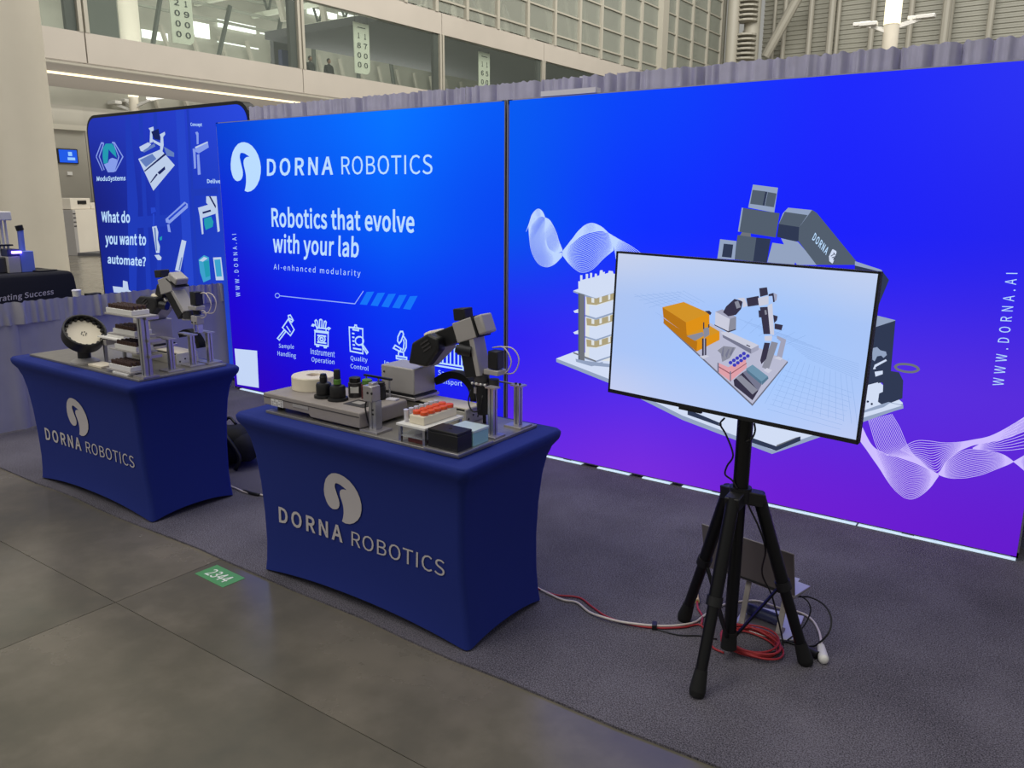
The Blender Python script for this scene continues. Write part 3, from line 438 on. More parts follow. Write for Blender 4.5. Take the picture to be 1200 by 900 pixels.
MOD_PRINT = [('s1', [(-4.803, 2.498), (-4.726, 2.498), (-4.727, 1.638), (-4.923, 0.717), (-5.056, 0.707)]), ('s1', [(-4.566, 2.502), (-4.499, 2.502), (-4.573, 1.64), (-4.634, 0.738), (-4.729, 0.731)]), ('s1', [(-4.308, 2.504), (-4.25, 2.505), (-4.447, 0.751), (-4.524, 0.746)]), ('s2', [(-3.942, 2.504), (-3.807, 2.503), (-3.887, 0.792), (-4.044, 0.78)]), ('s1', [(-3.773, 2.503), (-3.734, 2.502), (-3.802, 0.798), (-3.844, 0.795)]), ('s1', [(-4.811, 1.518), (-4.144, 1.552), (-4.141, 1.443), (-4.802, 1.404)]), ('s1', [(-3.811, 1.788), (-3.387, 1.808), (-3.394, 1.747), (-3.802, 1.725)]), ('silver', [(-4.645, 2.084), (-4.242, 2.164), (-4.031, 2.013), (-4.431, 1.776)]), ('navy', [(-4.563, 1.967), (-4.178, 2.127), (-4.159, 2.112), (-4.546, 1.96)]), ('silverd', [(-4.619, 2.073), (-4.39, 2.127), (-4.327, 2.077), (-4.521, 2.002)]), ('navy', [(-4.472, 1.857), (-4.349, 1.94), (-4.33, 1.928), (-4.464, 1.849)]), ('navy', [(-4.33, 1.949), (-4.197, 2.006), (-4.193, 1.977), (-4.298, 1.929)]), ('silver', [(-4.606, 2.197), (-4.444, 2.236), (-4.393, 2.215), (-4.531, 2.151), (-4.586, 2.157)]), ('silverd', [(-4.539, 2.161), (-4.338, 2.223), (-4.325, 2.194), (-4.533, 2.141)]), ('silver', [(-4.413, 2.366), (-4.33, 2.377), (-4.326, 2.348), (-4.358, 2.321), (-4.363, 2.234), (-4.419, 2.226), (-4.39, 2.341)]), ('navy', [(-4.374, 2.331), (-4.246, 2.354), (-4.228, 2.248), (-4.332, 2.262)]), ('silver', [(-4.367, 2.263), (-4.233, 2.22), (-4.237, 2.191), (-4.354, 2.233)]), ('silver', [(-4.234, 2.301), (-4.147, 2.322), (-4.142, 2.298), (-4.18, 2.275), (-4.184, 2.199), (-4.22, 2.133), (-4.252, 2.153), (-4.223, 2.277)]), ('silverd', [(-4.185, 2.189), (-4.022, 2.127), (-4.028, 2.089), (-4.147, 2.102)]), ('silver', [(-4.12, 2.053), (-4.031, 2.013), (-4.097, 1.976), (-4.178, 2.016)]), ('lilac', [(-3.662, 2.298), (-3.628, 2.303), (-3.612, 2.288), (-3.624, 2.193), (-3.653, 2.192), (-3.647, 2.269)]), ('lilac', [(-3.683, 2.165), (-3.482, 2.209), (-3.474, 2.159), (-3.632, 2.111), (-3.681, 2.127)]), ('silver', [(-3.683, 2.169), (-3.486, 2.212), (-3.481, 2.201), (-3.673, 2.156)]), ('lilac', [(-3.722, 2.154), (-3.692, 2.157), (-3.68, 2.136), (-3.691, 1.979), (-3.724, 1.975), (-3.72, 2.111)]), ('lilac', [(-3.663, 2.101), (-3.626, 2.105), (-3.628, 1.923), (-3.673, 1.919)]), ('lilac', [(-4.263, 1.505), (-3.919, 1.674), (-3.869, 1.654), (-3.874, 1.619), (-4.195, 1.464), (-4.259, 1.473)]), ('s2', [(-4.216, 1.511), (-3.904, 1.659), (-3.894, 1.644), (-4.2, 1.495)]), ('lilac', [(-4.243, 1.453), (-4.205, 1.459), (-4.19, 1.38), (-4.236, 1.384)]), ('silver', [(-4.017, 1.314), (-3.943, 1.302), (-4.09, 1.003), (-4.176, 1.009)]), ('silverd', [(-4.051, 1.143), (-4.033, 1.144), (-4.094, 1.014), (-4.116, 1.014)]), ('silver', [(-4.508, 1.425), (-4.429, 1.436), (-4.407, 1.374), (-4.429, 1.299), (-4.401, 1.235), (-4.421, 1.169), (-4.479, 1.167)]), ('silverd', [(-4.476, 1.42), (-4.448, 1.416), (-4.456, 1.19), (-4.476, 1.189)]), ('s2', [(-4.501, 1.612), (-4.424, 1.616), (-4.412, 1.576), (-4.502, 1.553)]), ('s2', [(-4.473, 1.554), (-4.444, 1.554), (-4.464, 1.435), (-4.493, 1.434)]), ('teal', [(-4.396, 1.321), (-4.346, 1.339), (-4.356, 1.301), (-4.391, 1.294)]), ('silver', [(-4.512, 1.144), (-4.433, 1.153), (-4.389, 1.128), (-4.404, 1.1), (-4.462, 1.097)]), ('silver', [(-3.709, 1.621), (-3.535, 1.652), (-3.443, 1.599), (-3.446, 1.57), (-3.653, 1.526), (-3.656, 1.38), (-3.682, 1.374), (-3.694, 1.546)]), ('teal', [(-3.629, 1.522), (-3.516, 1.544), (-3.486, 1.495), (-3.503, 1.45), (-3.617, 1.417), (-3.631, 1.467)]), ('silver', [(-3.568, 1.726), (-3.41, 1.727), (-3.4, 1.413), (-3.434, 1.402), (-3.445, 1.58), (-3.575, 1.667)]), ('navy', [(-3.526, 1.726), (-3.501, 1.726), (-3.429, 1.639), (-3.44, 1.619)]), ('navy', [(-3.646, 1.582), (-3.516, 1.606), (-3.51, 1.59), (-3.64, 1.565)]), ('tealb', [(-3.767, 1.135), (-3.674, 1.181), (-3.599, 1.164), (-3.6, 0.958), (-3.717, 0.92), (-3.758, 1.011)]), ('teal', [(-3.691, 1.118), (-3.603, 1.133), (-3.605, 0.989), (-3.676, 0.969)]), ('silver', [(-3.76, 1.125), (-3.676, 1.165), (-3.618, 1.153), (-3.7, 1.118)]), ('silver', [(-3.534, 1.165), (-3.409, 1.174), (-3.394, 0.961), (-3.516, 0.953)]), ('tealb', [(-3.517, 1.145), (-3.424, 1.154), (-3.418, 0.995), (-3.503, 0.987)]), ('silver', [(-5.368, 0.774), (-5.165, 0.775), (-5.151, 0.849), (-5.064, 0.842), (-5.057, 0.758), (-4.934, 0.719), (-5.358, 0.708)])]
MOD_HEX = [[(-5.429, 2.123), (-5.298, 2.257), (-5.252, 2.252)], [(-5.429, 2.123), (-5.335, 1.98)], [(-5.093, 2.255), (-5.046, 2.249), (-4.918, 2.111), (-5.08, 1.977), (-5.121, 1.975)], [(-5.252, 2.252), (-5.368, 2.122), (-5.297, 1.987)], [(-5.067, 2.25), (-4.992, 2.113), (-5.097, 1.984)]]
MOD_LOGO = [('teal', [(-5.28, 2.207), (-5.217, 2.248), (-5.095, 2.244), (-5.05, 2.201), (-5.036, 2.103), (-5.114, 2.147), (-5.174, 2.19), (-5.221, 2.05), (-5.298, 2.052), (-5.306, 2.123)]), ('lilac', [(-5.294, 2.044), (-5.214, 2.057), (-5.18, 2.092), (-5.123, 2.105), (-5.039, 2.089), (-5.039, 2.047), (-5.11, 1.963), (-5.233, 1.962)])]
MOD_TEXT = [('ModuSystems', [(-5.46, 1.878), (-4.903, 1.88), (-5.45, 1.926)], 0.01), ('What do', [(-5.449, 1.454), (-4.896, 1.46), (-5.434, 1.57)], 0.012), ('you want to', [(-5.423, 1.225), (-4.641, 1.241), (-5.402, 1.332)], 0.012), ('automate?', [(-5.417, 1.02), (-4.683, 1.026), (-5.398, 1.113)], 0.012), ('Concept', [(-3.718, 2.357), (-3.543, 2.346), (-3.717, 2.385)], 0.01), ('Deliver', [(-3.532, 1.845), (-3.298, 1.842), (-3.53, 1.882)], 0.01)]
TV_PRINT = [('tv_plate', [(-0.254, 0.0329), (-0.1239, 0.0747), (-0.0145, 0.0265), (0.2201, -0.0418), (0.1146, -0.2079)]), ('tv_edge', [(-0.254, 0.0329), (0.1146, -0.2079), (0.2201, -0.0418), (0.2217, -0.0467), (0.1154, -0.2153), (-0.2534, 0.0262)]), ('rail_l', [(-0.0256, 0.0234), (0.0023, 0.0287), (0.1159, -0.0032), (0.0906, -0.0198), (-0.0191, 0.0152)]), ('rail_d', [(-0.0191, 0.0152), (0.0906, -0.0198), (0.0923, -0.0364), (-0.0152, 0.005)]), ('rail_m', [(0.0906, -0.0198), (0.1159, -0.0032), (0.1175, -0.0185), (0.0923, -0.0364)]), ('tv_dark', [(0.0728, -0.0066), (0.0869, -0.0109), (0.0856, -0.0143), (0.0715, -0.01)]), ('org_t', [(-0.2627, 0.0837), (-0.1784, 0.112), (-0.0747, 0.0831), (-0.1628, 0.0401)]), ('org_l', [(-0.2627, 0.0837), (-0.1628, 0.0401), (-0.1559, -0.0029), (-0.2552, 0.0473)]), ('org_r', [(-0.1628, 0.0401), (-0.0747, 0.0831), (-0.0706, 0.0407), (-0.1559, -0.0029)]), ('org_l', [(-0.255, 0.045), (-0.1119, -0.0228), (-0.1115, -0.059), (-0.2514, 0.0254)]), ('org_r', [(-0.1119, -0.0228), (-0.0303, 0.0244), (-0.0274, -0.0046), (-0.1115, -0.059)]), ('org_t', [(-0.1559, -0.0029), (-0.0706, 0.0407), (-0.0303, 0.0244), (-0.1119, -0.0228)]), ('panel_g', [(-0.1554, -0.0084), (-0.0945, 0.0144), (-0.0875, 0.0023), (-0.1211, -0.0208)]), ('tv_dark', [(-0.0927, 0.089), (-0.0755, 0.0921), (-0.0662, 0.0856), (-0.0711, 0.0765), (-0.0773, 0.0801)]), ('rail_m', [(-0.0523, 0.091), (-0.0277, 0.1027), (0.0261, 0.0827), (0.0036, 0.0726)]), ('rail_l', [(-0.0523, 0.091), (0.0036, 0.0726), (0.0023, 0.0287), (-0.0496, 0.046)]), ('panel_g', [(0.0036, 0.0726), (0.0261, 0.0827), (0.0293, 0.0401), (0.0023, 0.0287)]), ('tv_dark', [(-0.052, 0.0468), (0.0022, 0.0297), (0.0292, 0.0411), (0.0295, 0.038), (0.0026, 0.0255), (-0.0517, 0.0436)]), ('tv_dark', [(-0.0238, 0.0926), (-0.0146, 0.1136), (0.0133, 0.1427), (0.0441, 0.1382), (0.0413, 0.112), (0.0243, 0.0892), (-0.0029, 0.0808)]), ('panel_g', [(0.0144, 0.1324), (0.0276, 0.138), (0.0392, 0.1169), (0.0249, 0.1102)]), ('rail_l', [(0.024, 0.1464), (0.0483, 0.1504), (0.0635, 0.1248), (0.0464, 0.1162), (0.0444, 0.1356)]), ('tv_dark', [(0.0555, 0.1496), (0.0984, 0.1617), (0.1043, 0.1317), (0.0639, 0.1212)]), ('rail_l', [(0.0966, 0.1538), (0.1323, 0.1661), (0.1354, 0.1376), (0.1031, 0.1275)]), ('tv_dark', [(0.0974, 0.1869), (0.1242, 0.1929), (0.1305, 0.1684), (0.1041, 0.1587)]), ('tv_dark', [(0.1319, 0.1701), (0.1484, 0.1767), (0.1558, 0.1474), (0.1502, 0.1458), (0.1454, 0.1664), (0.1325, 0.1641)]), ('rail_m', [(0.1494, 0.1768), (0.1614, 0.172), (0.1613, 0.154), (0.1556, 0.1484)]), ('tv_dark', [(0.1067, 0.1244), (0.1337, 0.1289), (0.1518, 0.0394), (0.1288, 0.0364)]), ('rail_l', [(0.1323, 0.1323), (0.148, 0.1425), (0.1656, 0.0382), (0.1519, 0.0384)]), ('tv_dark', [(0.1025, 0.1137), (0.1184, 0.114), (0.1208, 0.0918), (0.1071, 0.0902)]), ('panel_g', [(0.1235, 0.1161), (0.1296, 0.1178), (0.1338, 0.1035), (0.1272, 0.1012)]), ('tv_dark', [(0.1547, 0.1044), (0.1711, 0.1018), (0.1696, 0.0875), (0.1613, 0.0773)]), ('tv_dark', [(0.163, 0.0765), (0.1917, 0.075), (0.1885, 0.0569), (0.1649, 0.0585)]), ('rail_m', [(0.1751, 0.0374), (0.2081, 0.0287), (0.1995, -0.0425), (0.1808, -0.0386), (0.19, 0.0201), (0.1761, 0.0284)]), ('panel_g', [(0.1591, 0.0158), (0.1818, 0.0138), (0.1592, -0.0825), (0.1355, -0.0759)]), ('rail_l', [(0.1327, 0.0302), (0.1596, 0.0353), (0.159, 0.0168), (0.1354, 0.0146)]), ('tv_dark', [(0.135, 0.0083), (0.1545, 0.01), (0.1472, -0.0453), (0.1323, -0.0659), (0.1267, -0.0537)]), ('rail_l', [(0.1729, -0.0388), (0.1969, -0.0428), (0.2039, -0.0351), (0.1877, -0.0304)]), ('rail_l', [(0.1408, -0.0855), (0.1603, -0.0927), (0.1722, -0.0804), (0.1531, -0.0756)]), ('tv_dark', [(-0.0942, -0.0083), (-0.0779, -0.0061), (-0.0719, -0.069), (-0.0883, -0.0715)]), ('rail_m', [(-0.0878, -0.0075), (-0.0831, -0.0068), (-0.0772, -0.0698), (-0.0818, -0.0705)]), ('panel_g', [(-0.0928, 0.0271), (-0.0718, 0.0352), (-0.067, 0.0089), (-0.0866, -0.0073)]), ('tv_dark', [(-0.0954, 0.0484), (-0.0908, 0.05), (-0.0886, 0.026), (-0.0931, 0.0244)]), ('tv_dark', [(-0.075, 0.0439), (-0.0705, 0.0455), (-0.0694, 0.0339), (-0.0739, 0.0322)]), ('rail_l', [(-0.0982, -0.0735), (-0.0723, -0.0652), (-0.0603, -0.0678), (-0.0826, -0.081)]), ('panel_g', [(-0.0318, -0.0429), (-0.0095, -0.0236), (0.0356, -0.0225), (0.0171, -0.0625), (-0.0097, -0.0801), (-0.0182, -0.0517)]), ('rail_d', [(-0.0149, -0.0566), (-0.0118, -0.0293), (-0.0079, -0.0287), (-0.0076, -0.0663)]), ('rail_d', [(-0.0008, -0.0545), (0.0083, -0.0317), (0.013, -0.0327), (0.0059, -0.0642)]), ('rail_d', [(0.0147, -0.0495), (0.0245, -0.0241), (0.0291, -0.0245), (0.0219, -0.0538)]), ('pink', [(-0.0253, -0.0853), (0.0147, -0.0952), (0.0752, -0.0563), (0.082, -0.0855), (0.0279, -0.1427), (-0.0234, -0.1176)]), ('pinkd', [(-0.0243, -0.096), (0.0252, -0.1151), (0.0803, -0.0688), (0.0806, -0.0719), (0.0256, -0.1193), (-0.0239, -0.1003)]), ('rail_d', [(-0.0276, -0.0856), (-0.0218, -0.0858), (-0.0185, -0.1195), (-0.0245, -0.1178)]), ('rail_d', [(0.0216, -0.1075), (0.0262, -0.1084), (0.0298, -0.144), (0.0252, -0.1432)]), ('blue', [(0.0287, -0.0768), (0.0277, -0.0808), (0.0243, -0.0836), (0.0198, -0.0844), (0.016, -0.0826), (0.0142, -0.0791), (0.0152, -0.0751), (0.0186, -0.0723), (0.0231, -0.0716), (0.027, -0.0733), (0.0287, -0.0768)]), ('blue', [(0.044, -0.083), (0.043, -0.0869), (0.0396, -0.0898), (0.0352, -0.0905), (0.0313, -0.0888), (0.0296, -0.0853), (0.0306, -0.0813), (0.0339, -0.0785), (0.0384, -0.0778), (0.0422, -0.0795), (0.044, -0.083)]), ('blue', [(0.0401, -0.067), (0.0391, -0.071), (0.0357, -0.0738), (0.0313, -0.0745), (0.0274, -0.0728), (0.0257, -0.0693), (0.0267, -0.0653), (0.0301, -0.0625), (0.0345, -0.0618), (0.0384, -0.0635), (0.0401, -0.067)]), ('blue', [(0.0553, -0.0732), (0.0543, -0.0771), (0.0509, -0.08), (0.0465, -0.0807), (0.0427, -0.079), (0.041, -0.0755), (0.0419, -0.0715), (0.0453, -0.0687), (0.0497, -0.068), (0.0535, -0.0697), (0.0553, -0.0732)]), ('blue', [(0.0514, -0.0573), (0.0504, -0.0612), (0.0471, -0.0641), (0.0427, -0.0647), (0.0388, -0.063), (0.0371, -0.0595), (0.0381, -0.0556), (0.0414, -0.0528), (0.0459, -0.0521), (0.0497, -0.0538), (0.0514, -0.0573)]), ('blue', [(0.0665, -0.0635), (0.0655, -0.0674), (0.0622, -0.0702), (0.0578, -0.0709), (0.054, -0.0692), (0.0523, -0.0657), (0.0533, -0.0618), (0.0566, -0.059), (0.061, -0.0583), (0.0648, -0.06), (0.0665, -0.0635)]), ('blue', [(0.0627, -0.0477), (0.0617, -0.0515), (0.0584, -0.0544), (0.054, -0.055), (0.0502, -0.0533), (0.0484, -0.0498), (0.0494, -0.0459), (0.0527, -0.0431), (0.0571, -0.0424), (0.0609, -0.0442), (0.0627, -0.0477)]), ('blue', [(0.0777, -0.0538), (0.0767, -0.0577), (0.0734, -0.0605), (0.069, -0.0612), (0.0652, -0.0595), (0.0635, -0.056), (0.0645, -0.0521), (0.0678, -0.0493), (0.0722, -0.0486), (0.0759, -0.0504), (0.0777, -0.0538)]), ('blue', [(0.0738, -0.0381), (0.0729, -0.0419), (0.0696, -0.0447), (0.0652, -0.0454), (0.0614, -0.0436), (0.0597, -0.0402), (0.0607, -0.0363), (0.064, -0.0335), (0.0683, -0.0328), (0.0721, -0.0346), (0.0738, -0.0381)]), ('blue', [(0.0887, -0.0443), (0.0878, -0.0481), (0.0845, -0.0509), (0.0802, -0.0516), (0.0764, -0.0498), (0.0747, -0.0464), (0.0757, -0.0425), (0.0789, -0.0397), (0.0833, -0.0391), (0.087, -0.0408), (0.0887, -0.0443)]), ('tv_dark', [(0.0387, -0.1371), (0.0691, -0.1051), (0.1313, -0.1583), (0.1144, -0.1951), (0.0435, -0.1563)]), ('panel_g', [(0.0462, -0.1277), (0.0646, -0.115), (0.1294, -0.156), (0.1123, -0.1751)]), ('rail_d', [(0.0691, -0.1051), (0.0819, -0.095), (0.1407, -0.1355), (0.1313, -0.1583)]), ('tealt', [(0.0803, -0.09), (0.1015, -0.0723), (0.1598, -0.1033), (0.1396, -0.1251)]), ('teald', [(0.0803, -0.09), (0.1396, -0.1251), (0.1407, -0.1355), (0.0854, -0.1024)]), ('teald', [(0.1598, -0.1033), (0.1622, -0.1107), (0.142, -0.1368), (0.1396, -0.1251)])]
TV_GRID = [[(0.224, -0.031), (0.1583, -0.1985)], [(0.2417, -0.0334), (0.1862, -0.1995)], [(0.2592, -0.0358), (0.2138, -0.2005)], [(0.2765, -0.0381), (0.2411, -0.2014)], [(0.2938, -0.0405), (0.268, -0.2024)], [(0.3108, -0.0428), (0.2945, -0.2033)], [(0.3278, -0.0451), (0.3208, -0.2043)], [(0.3446, -0.0473), (0.3467, -0.2052)], [(0.3613, -0.0496), (0.3723, -0.2061)], [(0.3779, -0.0519), (0.3976, -0.207)], [(0.3943, -0.0541), (0.4226, -0.2079)], [(0.4106, -0.0563), (0.4473, -0.2088)], [(0.4268, -0.0585), (0.4716, -0.2097)], [(0.2133, -0.0737), (0.4388, -0.1103)], [(0.208, -0.0911), (0.436, -0.1256)], [(0.2026, -0.1085), (0.4332, -0.141)], [(0.1972, -0.1261), (0.4304, -0.1564)], [(0.1918, -0.1438), (0.4276, -0.1719)], [(0.1863, -0.1615), (0.4248, -0.1874)], [(0.1808, -0.1794), (0.422, -0.203)], [(0.1753, -0.1974), (0.4191, -0.2187)], [(0.1698, -0.2154), (0.4163, -0.2344)], [(0.2078, 0.0225), (0.4456, -0.0165)], [(0.2188, 0.016), (0.4465, -0.0232)], [(0.2297, 0.0094), (0.4473, -0.0298)], [(0.2406, 0.0029), (0.4481, -0.0365)], [(0.2515, -0.0036), (0.449, -0.0431)], [(0.2623, -0.0101), (0.4498, -0.0498)], [(0.273, -0.0165), (0.4506, -0.0564)], [(0.2838, -0.0229), (0.4515, -0.0631)], [(-0.3854, 0.1186), (-0.2596, 0.0841)], [(-0.3593, 0.1229), (-0.2386, 0.0886)], [(-0.3335, 0.1271), (-0.2178, 0.093)], [(-0.3081, 0.1313), (-0.1973, 0.0975)], [(-0.2829, 0.1354), (-0.1769, 0.1019)], [(-0.258, 0.1395), (-0.1567, 0.1062)], [(-0.2334, 0.1436), (-0.1367, 0.1105)], [(-0.209, 0.1476), (-0.1169, 0.1148)], [(-0.185, 0.1515), (-0.0973, 0.119)], [(-0.3847, 0.1101), (-0.1906, 0.1461)], [(-0.3627, 0.0988), (-0.1923, 0.1383)], [(-0.3408, 0.0875), (-0.1941, 0.1305)], [(-0.3191, 0.0764), (-0.1958, 0.1227)], [(-0.2908, 0.0616), (-0.2554, 0.0495)], [(-0.2693, 0.0495), (-0.2548, 0.0428)], [(-0.2481, 0.0375), (-0.2543, 0.0362)], [(-0.2269, 0.0256), (-0.2537, 0.0296)], [(0.0311, 0.077), (0.2212, 0.0395)], [(0.0568, 0.0686), (0.2473, 0.033)], [(0.0822, 0.0603), (0.2731, 0.0266)], [(0.1074, 0.0521), (0.2986, 0.0202)], [(0.1323, 0.044), (0.3238, 0.0139)], [(0.1569, 0.036), (0.3487, 0.0077)], [(0.0462, 0.037), (0.0852, 0.0834)], [(0.0797, 0.032), (0.1234, 0.0768)], [(0.1127, 0.027), (0.1611, 0.0702)], [(0.1452, 0.0221), (0.1981, 0.0637)], [(0.1773, 0.0173), (0.2344, 0.0574)], [(0.2089, 0.0125), (0.2702, 0.0511)]]
T2_TEXT = [('DORNA', [(0.322, 0.279), (0.731, 0.282), (0.329, 0.356)], 0.009), ('ROBOTICS', [(0.785, 0.282), (1.306, 0.293), (0.791, 0.351)], 0)]
T2_EMBLEM = [(0.642, 0.446), (0.867, 0.491), (0.743, 0.606), (0.765, 0.379)]
BT_TEXT = [('rating Success', [(-0.851, 0.695), (-0.326, 0.72), (-0.844, 0.753)], 0.008)]

# ================================================================== SETTING
CONCRETE_Z = -0.009
floor = G().span((-90, -25, -0.25), (45, 95, -0.018)).make('floor', 'joint'); tag(floor, 'polished grey concrete hall floor', kind='structure')
xs_ = [-90, -0.095, 45]; ys_ = [-25, -9.2, -2.79, 3.6, 95]
for i in range(2):
    for j in range(4):
        G().span((xs_[i] + .0016, ys_[j] + .0016, -0.04), (xs_[i + 1] - .0016, ys_[j + 1] - .0016, CONCRETE_Z)).make('slab', 'concrete', floor)

# ---- far corrugated wall with pipes standing before it
wall = thing('wall_back', 'tall corrugated metal wall at the far end of the hall', None, (-20, 80, 0), kind='structure')
g = G()
for z0, z1, x0, x1 in ((0.0, 34.0, -26.0, 45.0),):
    n = int((z1 - z0) / 0.42); prev = None
    for k in range(n):
        z = z0 + k * 0.42
        for dz, dy in ((0, 0), (0.13, 0), (0.19, -0.13), (0.34, -0.13), (0.42, 0)):
            a = g.bm.verts.new((x0, 80 + dy, z + dz)); b = g.bm.verts.new((x1, 80 + dy, z + dz))
            if prev: g.bm.faces.new((prev[0], prev[1], b, a))
            prev = (a, b)
g.make('siding', 'metal_siding', wall)
for px, r, yy in ((905, .16, 79.0), (917, .22, 79), (947, .26, 79), (971, .32, 78.4), (979, .2, 79.2), (1019, .26, 79), (1063, .26, 79), (1105, .36, 78.2), (1110, .25, 79), (1157, .26, 79)):
    q = {905: (-24.634, 79, 15.957), 917: (-23.627, 79, 15.864), 947: (-21.17, 79, 15.639), 971: (-19.101, 78.4, 15.365), 979: (-18.691, 79.2, 15.44), 1019: (-15.598, 79, 15.128), 1063: (-12.403, 79, 14.836), 1105: (-9.448, 78.2, 15.148), 1110: (-9.232, 79, 15.245), 1157: (-6.138, 79, 14.945)}[px]
    G().cyl((q[0], yy, 0), (q[0], yy, 30), r, n=10).make('pipe', 'mullion', wall, smooth='auto')
G().cyl((-24.254, 76, 15.045), (-21.491, 76, 20.092), 0.45, n=10).make('brace', 'mullion', wall, smooth='auto')
a = (-27.767, 79.5, 17.757); b = (-26.543, 79.5, 17.633)
g = G().span((a[0] - .2, 79.6, 0), (b[0] + .2, 79.9, a[2] + .5)); g.make('door_frame', 'mullion', wall)
G().span((a[0] + .2, 79.3, 0), (b[0] - .2, 79.7, a[2])).make('doorway', 'mullion_dark', wall)
g = G()
for k in range(40):
    p = (-20.279, 78.6, 13.978)
    g.span((p[0] - 14 + .7 * k + rnd.uniform(-.3, .3), 78.2, 13.6), (p[0] - 14 + .7 * k + .4, 78.9, 14.3 + rnd.uniform(0, .5)))
g.make('roof_equipment', 'truss_dark', wall)

# ---- the glazed building and its bridge on the left
XB = -26.54
bld = thing('wall_left', 'beige glazed concourse building with a long window band', None, (XB, 30, 0), kind='structure')
BEAM_LO, BEAM_HI, BAND_LO = 6.29, 7.303, 10.25
BAND_HI = (-26.54, 37.496, 11.318)[2]
G().span((XB - .35, -12, BEAM_LO), (XB, 11.55, BEAM_HI)).make('fascia_panel', 'fascia', bld)
for y0, y1 in ((11.6, 21.3), (21.34, 31.0), (31.04, 41.0), (41.04, 71)):
    G().span((XB - .35, y0, BEAM_LO), (XB, y1, BEAM_HI)).make('fascia_panel', 'fascia', bld)
G().span((XB - .1, -12, BEAM_LO - .13), (XB + .06, 71, BEAM_LO - .06)).make('fascia_lip', 'mullion', bld)
for y0, y1 in ((-12, 11.57), (11.6, 21.3), (21.34, 31.0), (31.04, 41.0), (41.04, 71)):
    G().span((XB - .35, y0, BAND_LO), (XB, y1, BAND_HI)).make('upper_band', 'fascia', bld)
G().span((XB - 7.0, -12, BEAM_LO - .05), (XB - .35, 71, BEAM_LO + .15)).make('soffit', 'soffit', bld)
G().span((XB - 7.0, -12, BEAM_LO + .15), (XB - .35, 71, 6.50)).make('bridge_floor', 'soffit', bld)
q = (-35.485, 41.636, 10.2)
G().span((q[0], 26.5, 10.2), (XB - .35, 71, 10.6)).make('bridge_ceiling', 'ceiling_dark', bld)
bm_ = mat('strip_light', (255, 236, 190), 0.5, emit=1.7)
a = (-29.178, 11.578, 6.2)
G().span((a[0] - .06, -8, 6.17), (a[0] + .06, 36, 6.24)).make('strip_light', 'strip_light', bld)
# mullions and panes of the window band
ms = [-8.0, 2.0, 11.574, 21.34, 31.0, 41.0, 50.6, 60.4, 70]
for k, y in enumerate(ms[1:-1]):
    G().span((XB - .25, y - .17, BEAM_HI), (XB + .02, y - .03, BAND_LO)).span((XB - .25, y + .05, BEAM_HI), (XB + .02, y + .19, BAND_LO)).make('mullion', 'mullion', bld)
    G().span((XB - .30, y - .55, BEAM_HI), (XB - .12, y - .19, BAND_LO)).make('dark_jamb', 'mullion_dark', bld)
for y0, y1 in zip(ms, ms[1:]):
    G().span((XB - .10, y0 + .2, BEAM_HI), (XB - .07, y1 - .2, BAND_LO)).make('window_pane', 'window_glass', bld)
# upper curtain wall
fy = [28.2, 30.6, 33.2, 36.1, 39.2, 42.3, 45.4, 48.35, 51.5, 54.5, 57.9, 60.8, 64.0, 67.3, 70.4]
ZT = 26.0
for y in fy:
    big = abs(y - 57.9) < .1
    w = .5 if big else .12
    G().span((XB - .4, y - w, BAND_HI), (XB + (.35 if big else .05), y + w, ZT)).make('mullion', 'mullion', bld)
zt = [BAND_HI + .05, (-26.54, 42.745, 11.983)[2], (-26.54, 42.693, 13.406)[2]]
dz = zt[2] - zt[1]
zt = [zt[0]] + [zt[1] + dz * k for k in range(-1, 9) if zt[0] + .5 < zt[1] + dz * k < ZT]
for z in zt[1:]:
    G().span((XB - .2, fy[0], z - .05), (XB - .02, fy[-1], z + .05)).make('transom', 'mullion', bld)
for y0, y1 in zip(fy, fy[1:]):
    for z0, z1 in zip(zt, zt[1:]):
        G().span((XB - .14, y0 + .17, z0 + .05), (XB - .11, y1 - .17, z1 - .05)).make('window_pane', 'facade_glass', bld)
# inside: rear wall of the concourse, slanted struts, floor
G().span((-46, -12, 6.3), (-45.7, 79, 27)).make('rear_wall', 'metal_siding', bld)
g = G()
for k in range(26):
    g.cyl((-45.2, 26 + 2.1 * k, 6.4), (-45.2, 24.3 + 2.1 * k, 12), .16, n=6)
for k in range(12):
    g.cyl((-38, 30 + 3.4 * k, 12), (-39, 27.5 + 3.4 * k, 26), .22, n=6)
g.make('strut', 'mullion', bld)
G().span((-46, 71, 0), (XB, 71.4, 27)).make('end_wall', 'metal_siding', bld)
# grey vertical panels at the far left of the concourse and under the bridge
G().span((-47, -12, 0), (-46.6, 79, 6.2)).make('lower_wall', 'wall_grey', bld)
a = (-40, 17.274, 7.114); b = (-40, 18.299, 5.224)
G().span((-40.4, a[1] - 2.0, b[2]), (-40, b[1], 6.2)).make('panel', 'wall_grey', bld)
G().span((-40.4, b[1] + .05, 0), (-40.1, b[1] + 2.6, 6.2)).make('panel', 'wall_grey', bld)
G().span((-40.3, a[1] - 2.0, 0), (-40.05, b[1], b[2] - .25)).make('panel', 'wall_grey', bld)
G().span((-40.5, a[1] - 2.0, b[2] - .25), (-39.7, b[1], b[2])).make('ledge', 'mullion', bld)
g = G()
for k in range(30):
    g.cyl((-46.3, 12 + 1.1 * k, 0), (-46.3, 12.5 + 1.1 * k + rnd.uniform(-.5, .5), 6.2), .12, n=6)
g.make('strut', 'mullion', bld)
